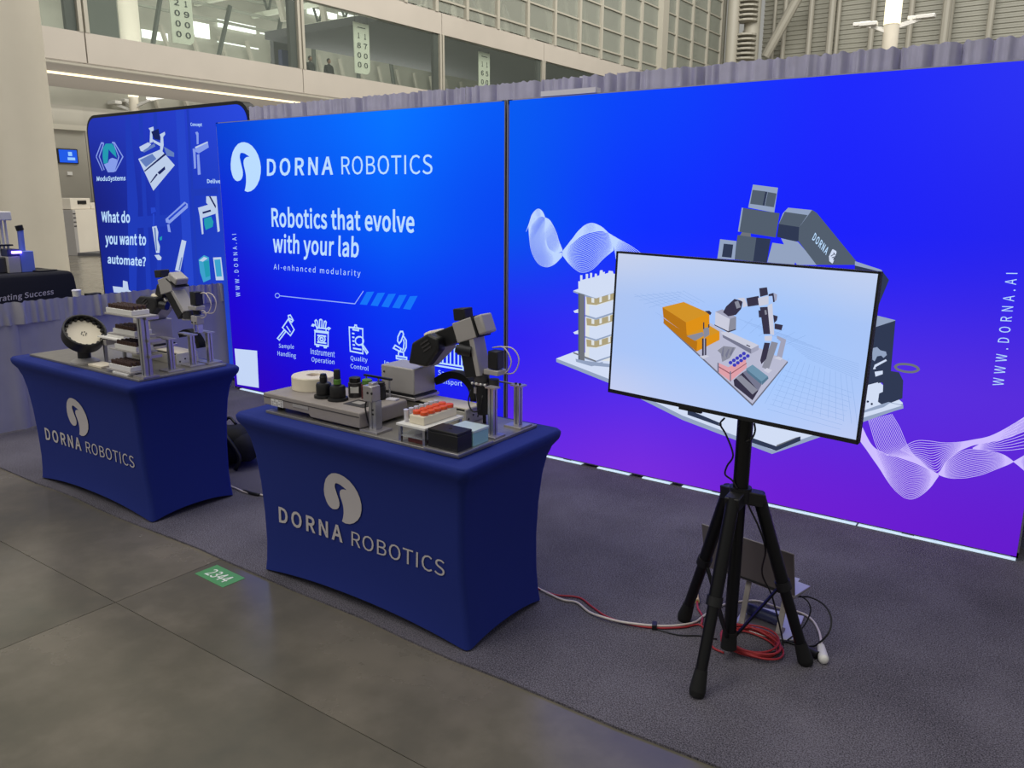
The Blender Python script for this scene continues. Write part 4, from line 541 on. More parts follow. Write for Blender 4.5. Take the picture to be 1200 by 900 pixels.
# duct stack at the far corner
ds = thing('duct_stack', 'pale stack of banded ducts at the far corner of the glazed building', 'duct', (XB + 1.6, 70, 0))
g = G(); g.cyl((XB + 1.2, 70, 0), (XB + 1.2, 70, 26), .55, n=16).make('duct', 'mullion', ds, smooth='auto')
g = G().cyl((XB + 2.4, 71.5, 0), (XB + 2.4, 71.5, 26), .7, n=16); g.make('duct', 'mullion', ds, smooth='auto')
for k in range(34):
    if k % 8 in (3, 4): continue
    G().cyl((XB + 2.2, 70.6, 12 + .4 * k), (XB + 2.2, 70.6, 12.16 + .4 * k), .95, n=14).make('duct_band', 'mullion', ds)

# ---- hall beyond the bridge: window wall and roof trusses seen through the glass
hall = thing('wall_far_left', 'far hall wall with bright daylit windows seen through the bridge glass', None, (-62, 20, 0), kind='structure')
day = mat('daylight_pane', (246, 250, 244), 0.4, emit=1.5)
HX = -45.5
def hp(px): return px
for (A, Bq) in (((-45.5, 28.671, 12.654), (-45.5, 30.079, 11.748)), ((-45.5, 30.776, 13.11), (-45.5, 33.775, 12.634)), ((-45.5, 25.337, 11.615), (-45.5, 27.04, 11.141)), ((-45.5, 30.655, 11.73), (-45.5, 33.912, 11.664)), ((-45.5, 34.143, 12.802), (-45.5, 37.348, 12.728)), ((-45.5, 38.461, 15.214), (-45.5, 41.329, 14.771)), ((-45.5, 41.538, 15.407), (-45.5, 44.673, 15.205))):
    G().span((HX - .05, min(A[1], Bq[1]), min(A[2], Bq[2])), (HX + .02, max(A[1], Bq[1]), max(A[2], Bq[2]))).make('daylight_window', 'daylight_pane', hall)
G().span((HX, -12, 21.0), (XB - 7, 79, 21.3)).make('hall_roof', 'truss', hall)
for k in range(14):
    y = -6 + 4.4 * k
    G().span((HX, y - .12, 13.6), (-34, y + .12, 13.9)).make('roof_chord', 'sign_cream', hall)
    for j in range(4):
        x = HX + .3 + 2.7 * j
        G().cyl((x, y, 17), (x + 1.35, y, 13.75), .09, n=5).make('roof_web', 'truss_dark', hall)
        G().cyl((x + 1.35, y, 13.75), (x + 2.7, y, 17), .09, n=5).make('roof_web', 'truss_dark', hall)
    G().cyl((-44.6, y, 8.4), (-44.0, y + rnd.uniform(-2, 2), 13.7), .16, n=6).make('hall_strut', 'truss_dark', hall)
for k in range(6):
    z = 12.6 + .85 * k
    G().span((-44.3, -12, z), (-44.1, 36, z + .14)).make('roof_purlin', 'truss', hall)
pole = (-40, 21.306, 10.98)
G().cyl((-40, pole[1], 8.4), (-40, pole[1], 17), .5, n=14).make('hall_column', 'column_paint', hall, smooth='auto')
b = (-44, 22.099, 11.567)
G().span((-44.3, b[1] - .9, 8.6), (-44, b[1] + .9, 17)).make('dark_panel', 'truss_dark', hall)
a = (-34.5, 26.797, 9.636); b = (-34.5, 27.76, 8.964)
G().span((-34.8, a[1], 6.5), (-34.5, b[1], a[2])).make('navy_screen', 'navy_panel', hall)
a = (-36, 27.488, 10.596); b = (-36, 29.105, 9.261)
G().span((-36.3, a[1], 6.5), (-36, b[1] + .5, a[2])).make('grey_box', 'ceiling_dark', hall)

# ---- big round column
col = thing('column', 'thick round cream column rising behind the black clothed table', None, (-11.0, 2.0, CONCRETE_Z), kind='structure')
G().cyl((-11.0, 2.0, CONCRETE_Z), (-11.0, 2.0, 9), .47, n=48).make('shaft', 'column_paint', col, smooth='auto')

# ================================================================== BOOTH
# carpet with slightly wavy front edge
g = G(); n = 60; A = []; Bv = []
for k in range(n + 1):
    x = -6.2 + 14.2 * k / n
    y = -2.27 + .008 * math.sin(x * 3.1) + .006 * math.sin(x * 7.7 + 1) + (.03 * math.exp(-((x + .35) / .25) ** 2))
    A.append((x, y)); 
top = []
for x, y in A:
    top.append((g.bm.verts.new((x, y, CONCRETE_Z)), g.bm.verts.new((x, y, 0)), g.bm.verts.new((x, 1.6, 0)), g.bm.verts.new((x, 1.6, CONCRETE_Z))))
for p, q in zip(top, top[1:]):
    for i in range(3): g.bm.faces.new((p[i], q[i], q[i + 1], p[i + 1]))
tag(g.make('booth_carpet', 'carpet'), 'dark grey speckled carpet covering the booth floor', 'carpet')

# ---- green floor sticker 2344
st = thing('floor_sticker', 'green sticker with white number 2344 on the concrete floor', 'sticker', (0.057, -2.369, CONCRETE_Z))
ang = math.atan2(-.012, .225)
G().box((0.057, -2.37, CONCRETE_Z + .001), (0.226, 0.118, .0016), rz=R(-2)).make('sticker_sheet', 'sticker_green', st)
g = G(); add_text(g, '2344', (-.02, -2.400, CONCRETE_Z + .0025), (.130, -2.404, CONCRETE_Z + .0025), (-.019, -2.338, CONCRETE_Z + .0025), .004); g.make('lettering', 'sticker_white', st)

# ---- pipe and drape backdrop
dr = thing('backdrop_drape', 'tall grey lilac pleated drape hanging behind the two backlit banners', 'drape', (0.2, 0.17, 0))
def drape_mesh(p0, p1, z0, z1, amp, npl, seed, thick_dir, rows=8, gather=0.0):
    rr = random.Random(seed); g = G(); p0, p1 = Vector(p0), Vector(p1); d = p1 - p0; nrm = Vector(thick_dir)
    creases = [(rr.random(), rr.uniform(.4, 1.0), rr.uniform(-.02, .02)) for _ in range(int(npl * .9))]
    cols = npl * 8; ph = [rr.uniform(0, 6.28) for _ in range(6)]; fr = [rr.uniform(.7, 1.5) for _ in range(6)]
    V = []
    for j in range(rows + 1):
        v = j / rows; row = []
        for i in range(cols + 1):
            u = i / cols
            mod = .55 + .45 * math.sin(u * 23 + ph[3]) * math.sin(u * 41 * fr[2] + ph[4])
            off = amp * mod * (math.sin(u * npl * 2 * PI * fr[0] + ph[0] + .8 * math.sin(u * 31)) + .5 * math.sin(u * npl * 3.3 * PI + ph[1] + v * .9)) * (.75 + .25 * math.cos(v * 3))
            for cu_, cd_, sl_ in creases: off += 2.2 * amp * cd_ * math.exp(-((u - cu_ - sl_ * (1 - v) * .6) * npl * 5.5) ** 2)
            z = z0 + (z1 - z0) * v + (gather * (math.sin(u * npl * 9.1 + ph[2]) + math.sin(u * npl * 5.3)) * .5 if j == rows else 0)
            row.append(g.bm.verts.new(p0 + d * u + nrm * off + Vector((0, 0, z))))
        V.append(row)
    for j in range(rows):
        for i in range(cols): g.bm.faces.new((V[j][i], V[j][i + 1], V[j + 1][i + 1], V[j + 1][i]))
    return g
xw = -2.82
for k, w in enumerate((1.15, 1.2, 1.1, 1.2, 1.15, 1.2, 1.6)):
    drape_mesh((xw, .165, 0), (xw + w, .165, 0), 0.01, 2.468, .026, 17, 40 + k, (0, 1, 0), 6, .006).make('drape_panel', 'drape', dr, smooth=True); xw += w
G().cyl((-2.82, .30, 2.42), (5.8, .30, 2.42), .02, n=12).make('pole', 'alu', dr, smooth='auto')
for px in ((0.276, 0.33, 2.471)[0], 3.9):
    G().span((px - .025, .32, 0), (px + .03, .35, 2.485)).make('upright', 'alu', dr)
G().span((0.335, 0.34, 2.458), ((0.385, 0.34, 2.495)[0], .38, (0.379, 0.34, 2.496)[2])).make('junction_box', 'paper', dr)

# ---- side rail drape on the left
sd = thing('side_drape', 'low pale lilac pleated side drape on a rail behind the left table', 'drape', (-3.19, -1.2, 0))
for k in range(3):
    y0 = -2.62 + k * .88
    drape_mesh((-3.19, y0, 0), (-3.19, y0 + .89, 0), .012, .95, .012, 3, 80 + k, (1, 0, 0), 6, .0).make('drape_panel', 'drape_side', sd, smooth=True)
drape_mesh((-3.172, -2.62, 0), (-3.172, .02, 0), .80, .965, .011, 30, 91, (1, 0, 0), 4, .006).make('heading_band', 'drape_side', sd, smooth=True)
G().cyl((-3.20, -2.62, .925), (-3.20, .02, .925), .013, n=10).make('rail', 'alu', sd, smooth='auto')

# ---- backlit banners
b1c = [[(48, 0, 176), (30, 0, 200), (32, 12, 228), (38, 22, 226)], [(28, 0, 204), (8, 20, 226), (2, 52, 236), (18, 40, 236)], [(8, 36, 208), (0, 74, 232), (0, 92, 242), (2, 66, 236)], [(0, 62, 206), (0, 92, 238), (0, 112, 255), (0, 86, 240)]]
b2c = [[(96, 38, 222), (116, 42, 216), (106, 28, 206), (98, 24, 200)], [(44, 32, 236), (68, 42, 234), (82, 44, 222), (86, 42, 214)], [(0, 80, 232), (10, 44, 250), (24, 30, 246), (36, 34, 230)], [(0, 88, 236), (4, 62, 244), (26, 38, 246), (44, 50, 236)]]
PRINTW = 1.0
glow('print_white', (186, 220, 255), PRINTW); glow('print_pale', (150, 180, 250), PRINTW); glow('print_stripe', (20, 116, 250), PRINTW)
glow('print_blank', (196, 214, 246), PRINTW)
glow_vc('print_gradient', 1.06)
for k, c in {'pw': (214, 226, 250), 'pc': (226, 230, 232), 'pg': (84, 96, 112), 'pl': (150, 166, 196), 'pd': (48, 58, 84), 'pm': (112, 116, 124), 'py': (176, 164, 128)}.items(): glow(k, c, .95)
LEAK = mat('leak_glow', (214, 236, 255), 0.4, emit=.62)  # light leaking under the banner frames, put in as glowing strips

BAN = {}
def banner(name, label, x0, x1, ctrl):
    b = thing(name, label, 'banner', ((x0 + x1) / 2, 0, 0), 'backlit fabric banners of the booth wall')
    del b['group']
    g = G()
    g.span((x0, .004, .018), (x0 + .03, .10, 2.34)).span((x1 - .03, .004, .018), (x1, .10, 2.34)).span((x0, .004, 2.31), (x1, .10, 2.34)).span((x0, .004, .018), (x1, .10, .045)).span((x0 + .03, .085, .045), (x1 - .03, .095, 2.31))
    g.make('frame', 'alu', b)
    print_panel('printed_fabric', b, (x0 + .008, 0, .026), (x1 - x0 - .016, 0, 0), (0, 0, 2.308), ctrl, 'print_gradient')
    return b
B1 = banner('backlit_banner', 'blue backlit banner with bird emblem, slogan and icon row behind the tables', -3.072, -0.012, b1c)
B2 = banner('backlit_banner', 'blue to purple backlit banner with big robot arm picture behind the television', 0.012, 3.097, b2c)
G().span((-.013, -.006, .02), (-.008, .05, 2.34)).span((.008, -.006, .02), (.013, .05, 2.34)).make('edge_trim', 'silver', B1)
for xa, xb_ in ((-3.0, -2.62), (-1.2, -.5)): G().span((xa, .0, .002), (xb_, .05, .009)).make('light_leak', 'leak_glow', B1)  # glow escaping below the frame, shaped as thin bars
for px0, px1 in ((636, 678), (697, 711), (712, 735), (751, 784), (797, 842), (888, 1003), (1005, 1190)):
    a = {636: (0.34, -0.037, 0.01), 697: (0.74, -0.028, 0.01), 712: (0.832, -0.024, 0.01), 751: (1.065, -0.014, 0.01), 797: (1.335, -0.026, 0.01), 888: (1.81, -0.011, 0.01), 1005: (2.355, -0, 0.01)}[px0]
    b = {678: (0.619, -0.032, 0.01), 711: (0.827, -0.027, 0.01), 735: (0.973, -0.022, 0.01), 784: (1.255, -0.01, 0.01), 842: (1.574, -0.013, 0.01), 1003: (2.344, 0.007, 0.01), 1190: (3.088, -0.003, 0.01)}[px1]
    G().span((a[0], .0, .003), (b[0], .05, .009)).make('light_leak', 'leak_glow', B2)
for xx in (.5, 1.55, 2.6): G().span((xx - .03, .02, 0), (xx + .03, .09, .02)).make('foot', 'black_plastic', B2)
for xx in (-2.6, -1.5, -.4): G().span((xx - .03, .02, 0), (xx + .03, .09, .02)).make('foot', 'black_plastic', B1)

def on_wall(y): return lambda p: Vector((p[0], y, p[1]))
def wall_text(parent, lst, y, matname):
    w3 = on_wall(y)
    for body, (o, r, u), wt in lst:
        g = G(); add_text(g, body, w3(o), w3(r), w3(u), wt); g.make('lettering', matname, parent, normals=False)
wall_text(B1, B1_TEXT, -.002, 'print_white')
wall_text(B2, B2_TEXT[:2], -.004, 'print_white')
wall_text(B2, B2_TEXT[2:], -.0045, 'pd')
w3 = on_wall(-.002)
g = G(); e = EMBLEM_B1
g.poly([(e[0] + u * (e[2] - e[0]), -.002, e[1] + v * (e[3] - e[1])) for u, v in EMBLEM_UNIT]); g.make('emblem', 'print_white', B1)
for nm, sts in B1_ICONS.items():
    g = G()
    for s_ in sts: stroke(g, [w3(p) for p in s_], .007 if nm == 'circuit_line' else .0125)
    g.make(nm, 'print_pale' if nm == 'circuit_line' else 'print_white', B1, normals=False)
for s_ in B1_STRIPES:
    G().poly([w3(p) for p in s_]).make('stripe', 'print_stripe', B1)
G().poly([w3(p) for p in B1_LABEL]).make('blank_label', 'print_blank', B1)
def family(data, w):
    g = G()
    for n, A, Bq in data:
        for k in range(n):
            f = k / (n - 1)
            pts = [Vector((a[0] * (1 - f) + b[0] * f, -.0015 - .00002 * k, a[1] * (1 - f) + b[1] * f)) for a, b in zip(A, Bq)]
            stroke(g, catmull(pts, 3), w)
    return g
glow('wave_line', (190, 214, 255), 1.0); glow('wave_line_2', (206, 190, 255), 1.0)
family(WAVE_1, .0030).make('wave_print', 'wave_line', B2, normals=False)
family(WAVE_2, .0028).make('wave_print', 'wave_line_2', B2, normals=False)
def layered(parent, name, data, place, nrm_step, matmap=None):
    keys = []; g = G()
    for i, (k, pts) in enumerate(data):
        if k not in keys: keys.append(k)
        g.poly([place(p, i) for p in pts], keys.index(k))
    return g.make(name, keys, parent, normals=False)
layered(B2, 'robot_print', ROBOT_PRINT, lambda p, i: Vector((p[0], -.002 - .00003 * i, p[1])), 0)
g = G()
for s_ in ROBOT_LOOP: stroke(g, [Vector((p[0], -.0042, p[1])) for p in s_], .012)
g.make('cable_print', 'pm', B2, normals=False)
# white strip lying on the banner top
tag(G().span((.268, -.012, 2.341), (.657, .05, 2.372)).make('paper_strip', 'paper'), 'white strip lying along the top edge of the blue to purple banner', 'strip')

# ---- neighbour's backlit display
for k, c in {'silver_p': (196, 214, 244), 'silverd': (104, 132, 196), 's1': (30, 60, 192), 's2': (38, 72, 212), 'navy': (22, 34, 96), 'lilac': (140, 164, 244), 'teal': (36, 160, 184), 'tealb': (64, 168, 214)}.items(): glow('p_' + k, c, .9)
MX0, MX1, MZ0, MZ1, MY = -5.58, -2.87, .0, 2.537, .2
md = thing('neighbour_display', 'navy backlit display with rounded corners asking what to automate, at far left', 'banner', ((MX0 + MX1) / 2, MY, 0))
def rounded(x0, x1, z0, z1, r, y, n=6):
    pts = []
    for cx_, cz_, a0 in ((x1 - r, z1 - r, 0), (x0 + r, z1 - r, 90), (x0 + r, z0 + r, 180), (x1 - r, z0 + r, 270)):
        for k in range(n + 1):
            a = R(a0 + 90 * k / n); pts.append(Vector((cx_ + r * math.cos(a), y, cz_ + r * math.sin(a))))
    return pts
G().prism(rounded(MX0, MX1, MZ0, MZ1, .17, MY + .006), (0, .1, 0)).make('frame', 'black_plastic', md)
pm = rounded(MX0 + .035, MX1 - .035, MZ0 + .035, MZ1 - .035, .15, MY)
g = G(); lay = g.bm.verts.layers.float_color.new('print_color')
mctl = [[(24, 44, 150), (24, 60, 176), (30, 70, 196)], [(18, 34, 134), (24, 52, 176), (30, 66, 200)], [(20, 30, 124), (24, 50, 176), (28, 62, 196)], [(30, 48, 168), (32, 56, 190), (38, 70, 216)]]
nx, nz = 20, 20; V = []
def squircle(u, v):
    x = MX0 + .03 + u * (MX1 - MX0 - .06); z = MZ0 + .03 + v * (MZ1 - MZ0 - .06); r = .15
    cx_ = min(max(x, MX0 + .03 + r), MX1 - .03 - r); cz_ = min(max(z, MZ0 + .03 + r), MZ1 - .03 - r)
    dx, dz = x - cx_, z - cz_; d = math.hypot(dx, dz)
    if d > 1e-6 and abs(dx) > 1e-6 and abs(dz) > 1e-6:
        k = max(abs(dx), abs(dz)) / d; x, z = cx_ + dx * k, cz_ + dz * k
    return x, z
us = [0, .015, .03, .045, .058] + [.058 + .884 * k / 12 for k in range(1, 12)] + [.942, .955, .97, .985, 1]
for v in us:
    row = []
    for u in us:
        x, z = squircle(u, v); w = g.bm.verts.new((x, MY, z)); w[lay] = lin(bilerp(mctl, u, v)); row.append(w)
    V.append(row)
for j in range(len(us) - 1):
    for i in range(len(us) - 1): g.bm.faces.new((V[j][i], V[j][i + 1], V[j + 1][i + 1], V[j + 1][i]))
g.make('printed_fabric', 'print_gradient', md, normals=False)
layered(md, 'machine_print', [('p_' + ('silver_p' if k == 'silver' else k), p) for k, p in MOD_PRINT], lambda p, i: Vector((p[0], MY - .001 - .0001 * i, p[1])), 0)
layered(md, 'emblem', [('p_' + k, p) for k, p in MOD_LOGO], lambda p, i: Vector((p[0], MY - .002 - .0002 * i, p[1])), 0)
g = G()
for s_ in MOD_HEX: stroke(g, [Vector((p[0], MY - .003, p[1])) for p in s_], .016)
g.make('emblem_outline', 'p_lilac', md, normals=False)
wall_text(md, MOD_TEXT, MY - .008, 'print_white')

# ---- tables in stretch covers
TC = (0.80, -1.955)
HXP = [(0, .618), (.05, .612), (.15, .602), (.3, .594), (.45, .597), (.58, .608), (.66, .622), (.705, .640), (.735, .662), (.75, .668), (.765, .668), (.775, .660)]
HYP = [(0, .262), (.05, .258), (.15, .258), (.3, .266), (.45, .274), (.58, .284), (.66, .296), (.705, .312), (.735, .330), (.75, .335), (.765, .335), (.775, .327)]
def prof(P, z):
    for (a, x), (b, y) in zip(P, P[1:]):
        if z <= b: return x + (y - x) * max(0, (z - a)) / (b - a)
    return P[-1][1]
def cover_mesh(c, z_list, hem=.045):
    g = G(); n1, n2, nc = 14, 8, 5; rows = []
    for zi, z in enumerate(z_list):
        row = []; hx, hy = prof(HXP, z), prof(HYP, z)
        rc = .035 if z > .7 else .028
        per = []
        for (sx, sy, a0) in ((1, -1, 270), (1, 1, 0), (-1, 1, 90), (-1, -1, 180)):
            for k in range(nc + 1):
                a = R(a0 + 90 * k / nc); per.append((sx * (hx - rc) + rc * math.cos(a), sy * (hy - rc) + rc * math.sin(a)))
            nx_ = n2 if sx * sy < 0 else n1
            q0 = per[-1]
            q1 = {(1, -1): (hx, hy - rc), (1, 1): (-hx + rc, hy), (-1, 1): (-hx, -hy + rc), (-1, -1): (hx - rc, -hy)}[(sx, sy)]
            for k in range(1, nx_): per.append((q0[0] + (q1[0] - q0[0]) * k / nx_, q0[1] + (q1[1] - q0[1]) * k / nx_))
        for (x, y) in per:
            fx = 1 - min(1, abs(x) / hx) ** 2.2; fy = 1 - min(1, abs(y) / hy) ** 2.2
            up = hem * max(fx if abs(abs(y) - hy) < .03 else 0, fy * .7 if abs(abs(x) - hx) < .03 else 0) * max(0, 1 - z / .35)
            bow = .012 * math.sin(PI * min(1, z / .72))
            xx = x - math.copysign(bow, x) * (fy if abs(abs(x) - hx) < .03 else 0); yy = y - math.copysign(bow, y) * (fx if abs(abs(y) - hy) < .03 else 0)
            row.append(g.bm.verts.new((c[0] + xx, c[1] + yy, z + up + .004)))
        rows.append(row)
    for a, b in zip(rows, rows[1:]): g.bridge(a, b, 0)
    g.bm.faces.new(rows[-1])
    return g
ZL = [0, .02, .05, .1, .15, .22, .3, .38, .45, .52, .58, .62, .66, .685, .705, .72, .735, .745, .755, .765, .772, .775]
T2 = thing('covered_table', 'blue stretch covered table nearer the camera, standing in front of the banner seam', 'table', (TC[0], TC[1], 0))
cv = cover_mesh(TC, ZL).make('stretch_cover', 'spandex', T2, smooth=True)
def front_y(p):
    z = p.z; x = (p.x - TC[0]) / .6
    return Vector((p.x, TC[1] - prof(HYP, z) + .012 * math.sin(PI * min(1, z / .72)) * max(0, 1 - min(1, abs(x)) ** 2.2) - .004, z))
T_w3 = on_wall(-2.237)
for body, (o, r, u), wt in T2_TEXT:
    g = G(); add_text(g, body, T_w3(o), T_w3(r), T_w3(u), wt, fn=front_y); g.make('lettering', 'cover_print', T2, normals=False)
g = G()
ex0, ex1, ez0, ez1 = .645, .868, .377, .604
g.poly([front_y(Vector((ex0 + u * (ex1 - ex0), 0, ez0 + v * (ez1 - ez0)))) for u, v in EMBLEM_UNIT])
g.bm.normal_update(); bmesh.ops.triangulate(g.bm, faces=g.bm.faces[:])
g.make('emblem', 'cover_print', T2)
for sx in (-1, 1):
    for sy in (-1, 1):
        G().cyl((TC[0] + sx * .545, TC[1] + sy * .20, 0), (TC[0] + sx * .545, TC[1] + sy * .20, .74), .016, n=8).make('leg', 'dark_grey', T2)
G().span((TC[0] - .60, TC[1] - .27, .735), (TC[0] + .60, TC[1] + .27, .765)).make('table_board', 'dark_grey', T2)
T1OFF = -2.172
T1 = dup(T2, (TC[0] + T1OFF, TC[1], 0), 'blue stretch covered table at the left, in front of the low side drape')
TOP = .7795

# ================================================================== THINGS ON THE NEARER TABLE (table 2)
PL = TOP + .0125                      # top of the metal base plate
tag(G().span((.258, -2.205, TOP), (1.368, -1.675, PL)).make('base_plate', 'alu_plate', bevel=.002), 'grey metal base plate lying on the nearer blue table', 'plate')

def post(name, label, x, y, h, arm_dir=None, base=.085, mat_='alu', n_plate=True, loc_z=None, group=None):
    z = PL if loc_z is None else loc_z
    t = thing(name, label, 'post', (x, y, z), group)
    G().box((x, y, z + .004), (base, base, .008)).make('foot_plate', 'silver', t, bevel=.001)
    g = G(); w = .020
    for sx in (-1, 1):
        for sy in (-1, 1): g.box((x + sx * .0085, y + sy * .0085, z + .008 + h / 2), (.010, .010, h))
    g.box((x, y, z + .008 + h / 2), (.016, .016, h))
    g.make('extrusion', mat_, t)
    if n_plate: G().box((x, y, z + .008 + h + .003), (base * .66, base * .5, .006)).make('cap_plate', 'silver', t)
    return t

# --- flat grey bench instrument with a white reel and bottles
ins = thing('bench_instrument', 'flat grey lab instrument on short feet at the left end of the nearer table', 'instrument', (.56, -2.06, PL))
x0, x1, y0, y1 = .235, .845, -2.195, -1.91; z0, z1 = PL + .012, PL + .078
g = G()
g.prism([(x0, y0, z0 + .012), (x0 + .30, y0, z0 + .012), (x0 + .31, y0, z0), (x1, y0, z0), (x1, y0, z1 - .006), (x1 - .006, y0, z1), (x0 + .006, y0, z1), (x0, y0, z1 - .006)], (0, y1 - y0, 0))
g.make('body', 'instrument_grey', ins, bevel=.004)
G().span((x0 + .004, y0 - .002, z0 + .046), (x1 - .004, y0 + .004, z0 + .049)).make('seam', 'dark_grey', ins)
G().span((x0 + .20, y0 - .0025, z0 + .03), (x0 + .30, y0 + .002, z0 + .044)).make('grip_recess', 'silver_paint', ins)
g = G()
lg = [(0, 0), (1, 0), (2, 0), (4, 0), (0, 1), (2, 1), (3, 1), (4, 1), (0, 2), (1, 2), (2, 2), (4, 2), (1, 3), (3, 3), (4, 3)]
G().span((x0 + .055, y0 - .002, z0 + .014), (x0 + .135, y0 + .002, z0 + .047)).make('rating_label', 'white_plastic', ins)
for (i, j) in lg: g.span((x0 + .06 + i * .015, y0 - .003, z0 + .017 + j * .0075), (x0 + .070 + i * .015, y0, z0 + .0215 + j * .0075))
g.make('label_print', 'silver_paint', ins)
ins.children[-1]['kind'] = 'stuff'
G().span((.68, -2.13, z1 - .001), (.80, -2.04, z1 + .002)).make('display_window', 'dark_grey', ins)
G().span((.70, -2.10, z1), (.755, -2.06, z1 + .003)).make('display_digits', 'silver_paint', ins)
for sx in (x0 + .06, x1 - .05):
    for sy in (y0 + .05, y1 - .05): G().cyl((sx, sy, PL), (sx, sy, z0 + .014), .018, n=10).make('foot', 'rubber', ins)

rc = (.352, -2.0, z1)
rl = thing('tape_reel', 'round cream reel with a dark centre hole lying on the grey instrument', 'reel', rc)
g = G(); n = 40
g.lathe([(.094, 0), (.10, .002), (.10, .058), (.097, .062), (.032, .062), (.030, .058), (.030, .003), (.094, .0)], rc, n=n, cap=False); g.make('rim', 'cream', rl, smooth='auto')
G().lathe([(.0305, .004), (.0305, .052), (.001, .052)], rc, n=24, cap=False).make('hub', 'maroon', rl, smooth='auto')
def bottle(label, x, y, h, cap, wide=True):
    t = thing('dropper_bottle', label, 'bottle', (x, y, z1))
    G().lathe([(.044, 0), (.045, .004), (.043, .012), (.034, .014)] if wide else [(.03, 0), (.031, .004), (.031, .01), (.026, .012)], (x, y, z1), n=22).make('base_ring', 'black_plastic', t, smooth='auto')
    G().lathe([(.033, .012), (.034, .014), (.034, .056), (.030, .064), (.016, .068), (.016, .074)], (x, y, z1), n=22).make('bottle_body', 'black_plastic', t, smooth='auto')
    G().lathe([(.0165, .072), (.0165, .092), (.015, .094)], (x, y, z1), n=18).make('cap', cap, t, smooth='auto')
    G().lathe([(.0145, .092), (.0145, h - .006), (.012, h), (.009, h)], (x, y, z1), n=16).make('bulb', 'black_plastic', t, smooth='auto')
    return t
bottle('black dropper bottle with a dark cap, nearest the cream reel', .525, -2.095, .105, 'black_plastic')
bottle('tall black dropper bottle with a green collar on the grey instrument', .612, -2.095, .135, 'green_cap')
def vial(label, x, y, r, h, body, cap):
    t = thing('reagent_vial', label, 'bottle', (x, y, z1))
    G().lathe([(r, 0), (r, h * .72), (r * .7, h * .78)], (x, y, z1), n=16).make('vial_body', body, t, smooth='auto')
    G().lathe([(r * .85, h * .76), (r * .85, h * .97), (r * .7, h)], (x, y, z1), n=16).make('cap', cap, t, smooth='auto')
    G().box((x, y, z1 + h * .40), (r * 2.06, r * 1.2, h * .3), rz=R(-50)).make('paper_label', 'white_plastic', t) if body == 'dark_grey' else None
vial('dark vial with a white paper label behind the green collared bottle', .625, -2.005, .03, .088, 'dark_grey', 'black_plastic')
vial('maroon vial with a green cap on the grey instrument', .69, -1.995, .026, .085, 'maroon', 'green_cap')
vial('dark vial with a black cap, last of the bottles towards the robot', .745, -1.975, .026, .078, 'black_plastic', 'black_plastic')
t = thing('vial_rack', 'small dark wire rack holding the vials on the grey instrument', 'rack', (.685, -1.965, z1))
for dx in (-.055, .02, .085): G().cyl((.685 + dx, -1.94, z1), (.685 + dx, -1.94, z1 + .086), .004, n=8).make('rod', 'alu', t)
G().span((.62, -1.948, z1 + .082), (.785, -1.935, z1 + .09)).make('top_bar', 'black_plastic', t)
G().span((.62, -1.955, z1), (.785, -1.925, z1 + .006)).make('rack_base', 'black_plastic', t)
tag(G().box((.80, -1.955, z1 + .004), (.05, .034, .008), rz=.2).make('clear_dish', 'clear_tube', bevel=.002), 'small clear plastic piece on the right corner of the grey instrument', 'dish')

# --- sensor post
sp = thing('sensor_post', 'silver post with a boxy sensor head in front of the grey instrument', 'sensor', (.888, -2.148, PL))
G().box((.888, -2.148, PL + .005), (.10, .088, .010)).make('foot_plate', 'silver', sp, bevel=.001)
g = G()
for sx in (-1, 1): g.box((.888 + sx * .012, -2.148, PL + .068), (.014, .036, .118))
g.box((.888, -2.148, PL + .068), (.014, .028, .118)); g.make('extrusion', 'alu', sp)
G().box((.872, -2.15, PL + .158), (.052, .05, .066)).make('sensor_head', 'silver', sp, bevel=.004)
G().box((.872, -2.14, PL + .195), (.026, .03, .012)).make('head_cap', 'silver', sp, bevel=.002)
for dx in (-.013, .010): G().cyl((.888 + dx, -2.174, PL + .163), (.888 + dx, -2.177, PL + .163), .005, n=10).make('screw', 'black_plastic', sp)
for dz in (.092, .074): G().cyl((.892, -2.165, PL + dz), (.892, -2.169, PL + dz), .004, n=10).make('screw', 'black_plastic', sp)
G().tube([(.858, -2.165, PL + .13), (.854, -2.17, PL + .10), (.861, -2.17, PL + .06), (.866, -2.16, PL + .012)], .0035, m=0).make('cable', 'black_plastic', sp)

# --- vial stand with white rack, orange capped vials and clear tubes
stn = thing('tube_stand', 'clear two-tier stand carrying the white vial rack on the nearer table', 'stand', (1.125, -2.09, PL))
sx0, sx1, sy0, sy1 = 1.065, 1.19, -2.19, -1.975
for (x, y) in ((sx0, sy0), (sx1, sy0), (sx1, sy1), (sx0, sy1)):
    G().span((x - .006, y - .006, PL), (x + .006, y + .006, PL + .072)).make('leg', 'alu', stn)
G().span((sx0 - .012, sy0 - .012, PL + .066), (sx1 + .012, sy1 + .012, PL + .074)).make('top_shelf', 'white_plastic', stn)
G().span((sx0 - .006, sy0 - .006, PL + .024), (sx1 + .006, sy1 + .006, PL + .029)).make('lower_shelf', 'acrylic', stn)
G().span((sx0 + .03, sy0 + .01, PL + .001), (sx1 - .02, sy1 - .03, PL + .016)).make('sample_block', 'maroon', stn)
RZ = PL + .074
rack = thing('vial_rack', 'white block rack with holes on top of the clear stand', 'rack', (1.15, -2.07, RZ))
rx0, rx1, ry0, ry1 = 1.095, 1.172, -2.172, -1.972
G().span((rx0, ry0, RZ), (rx1, ry1, RZ + .034)).make('rack_block', 'cream', rack, bevel=.003)
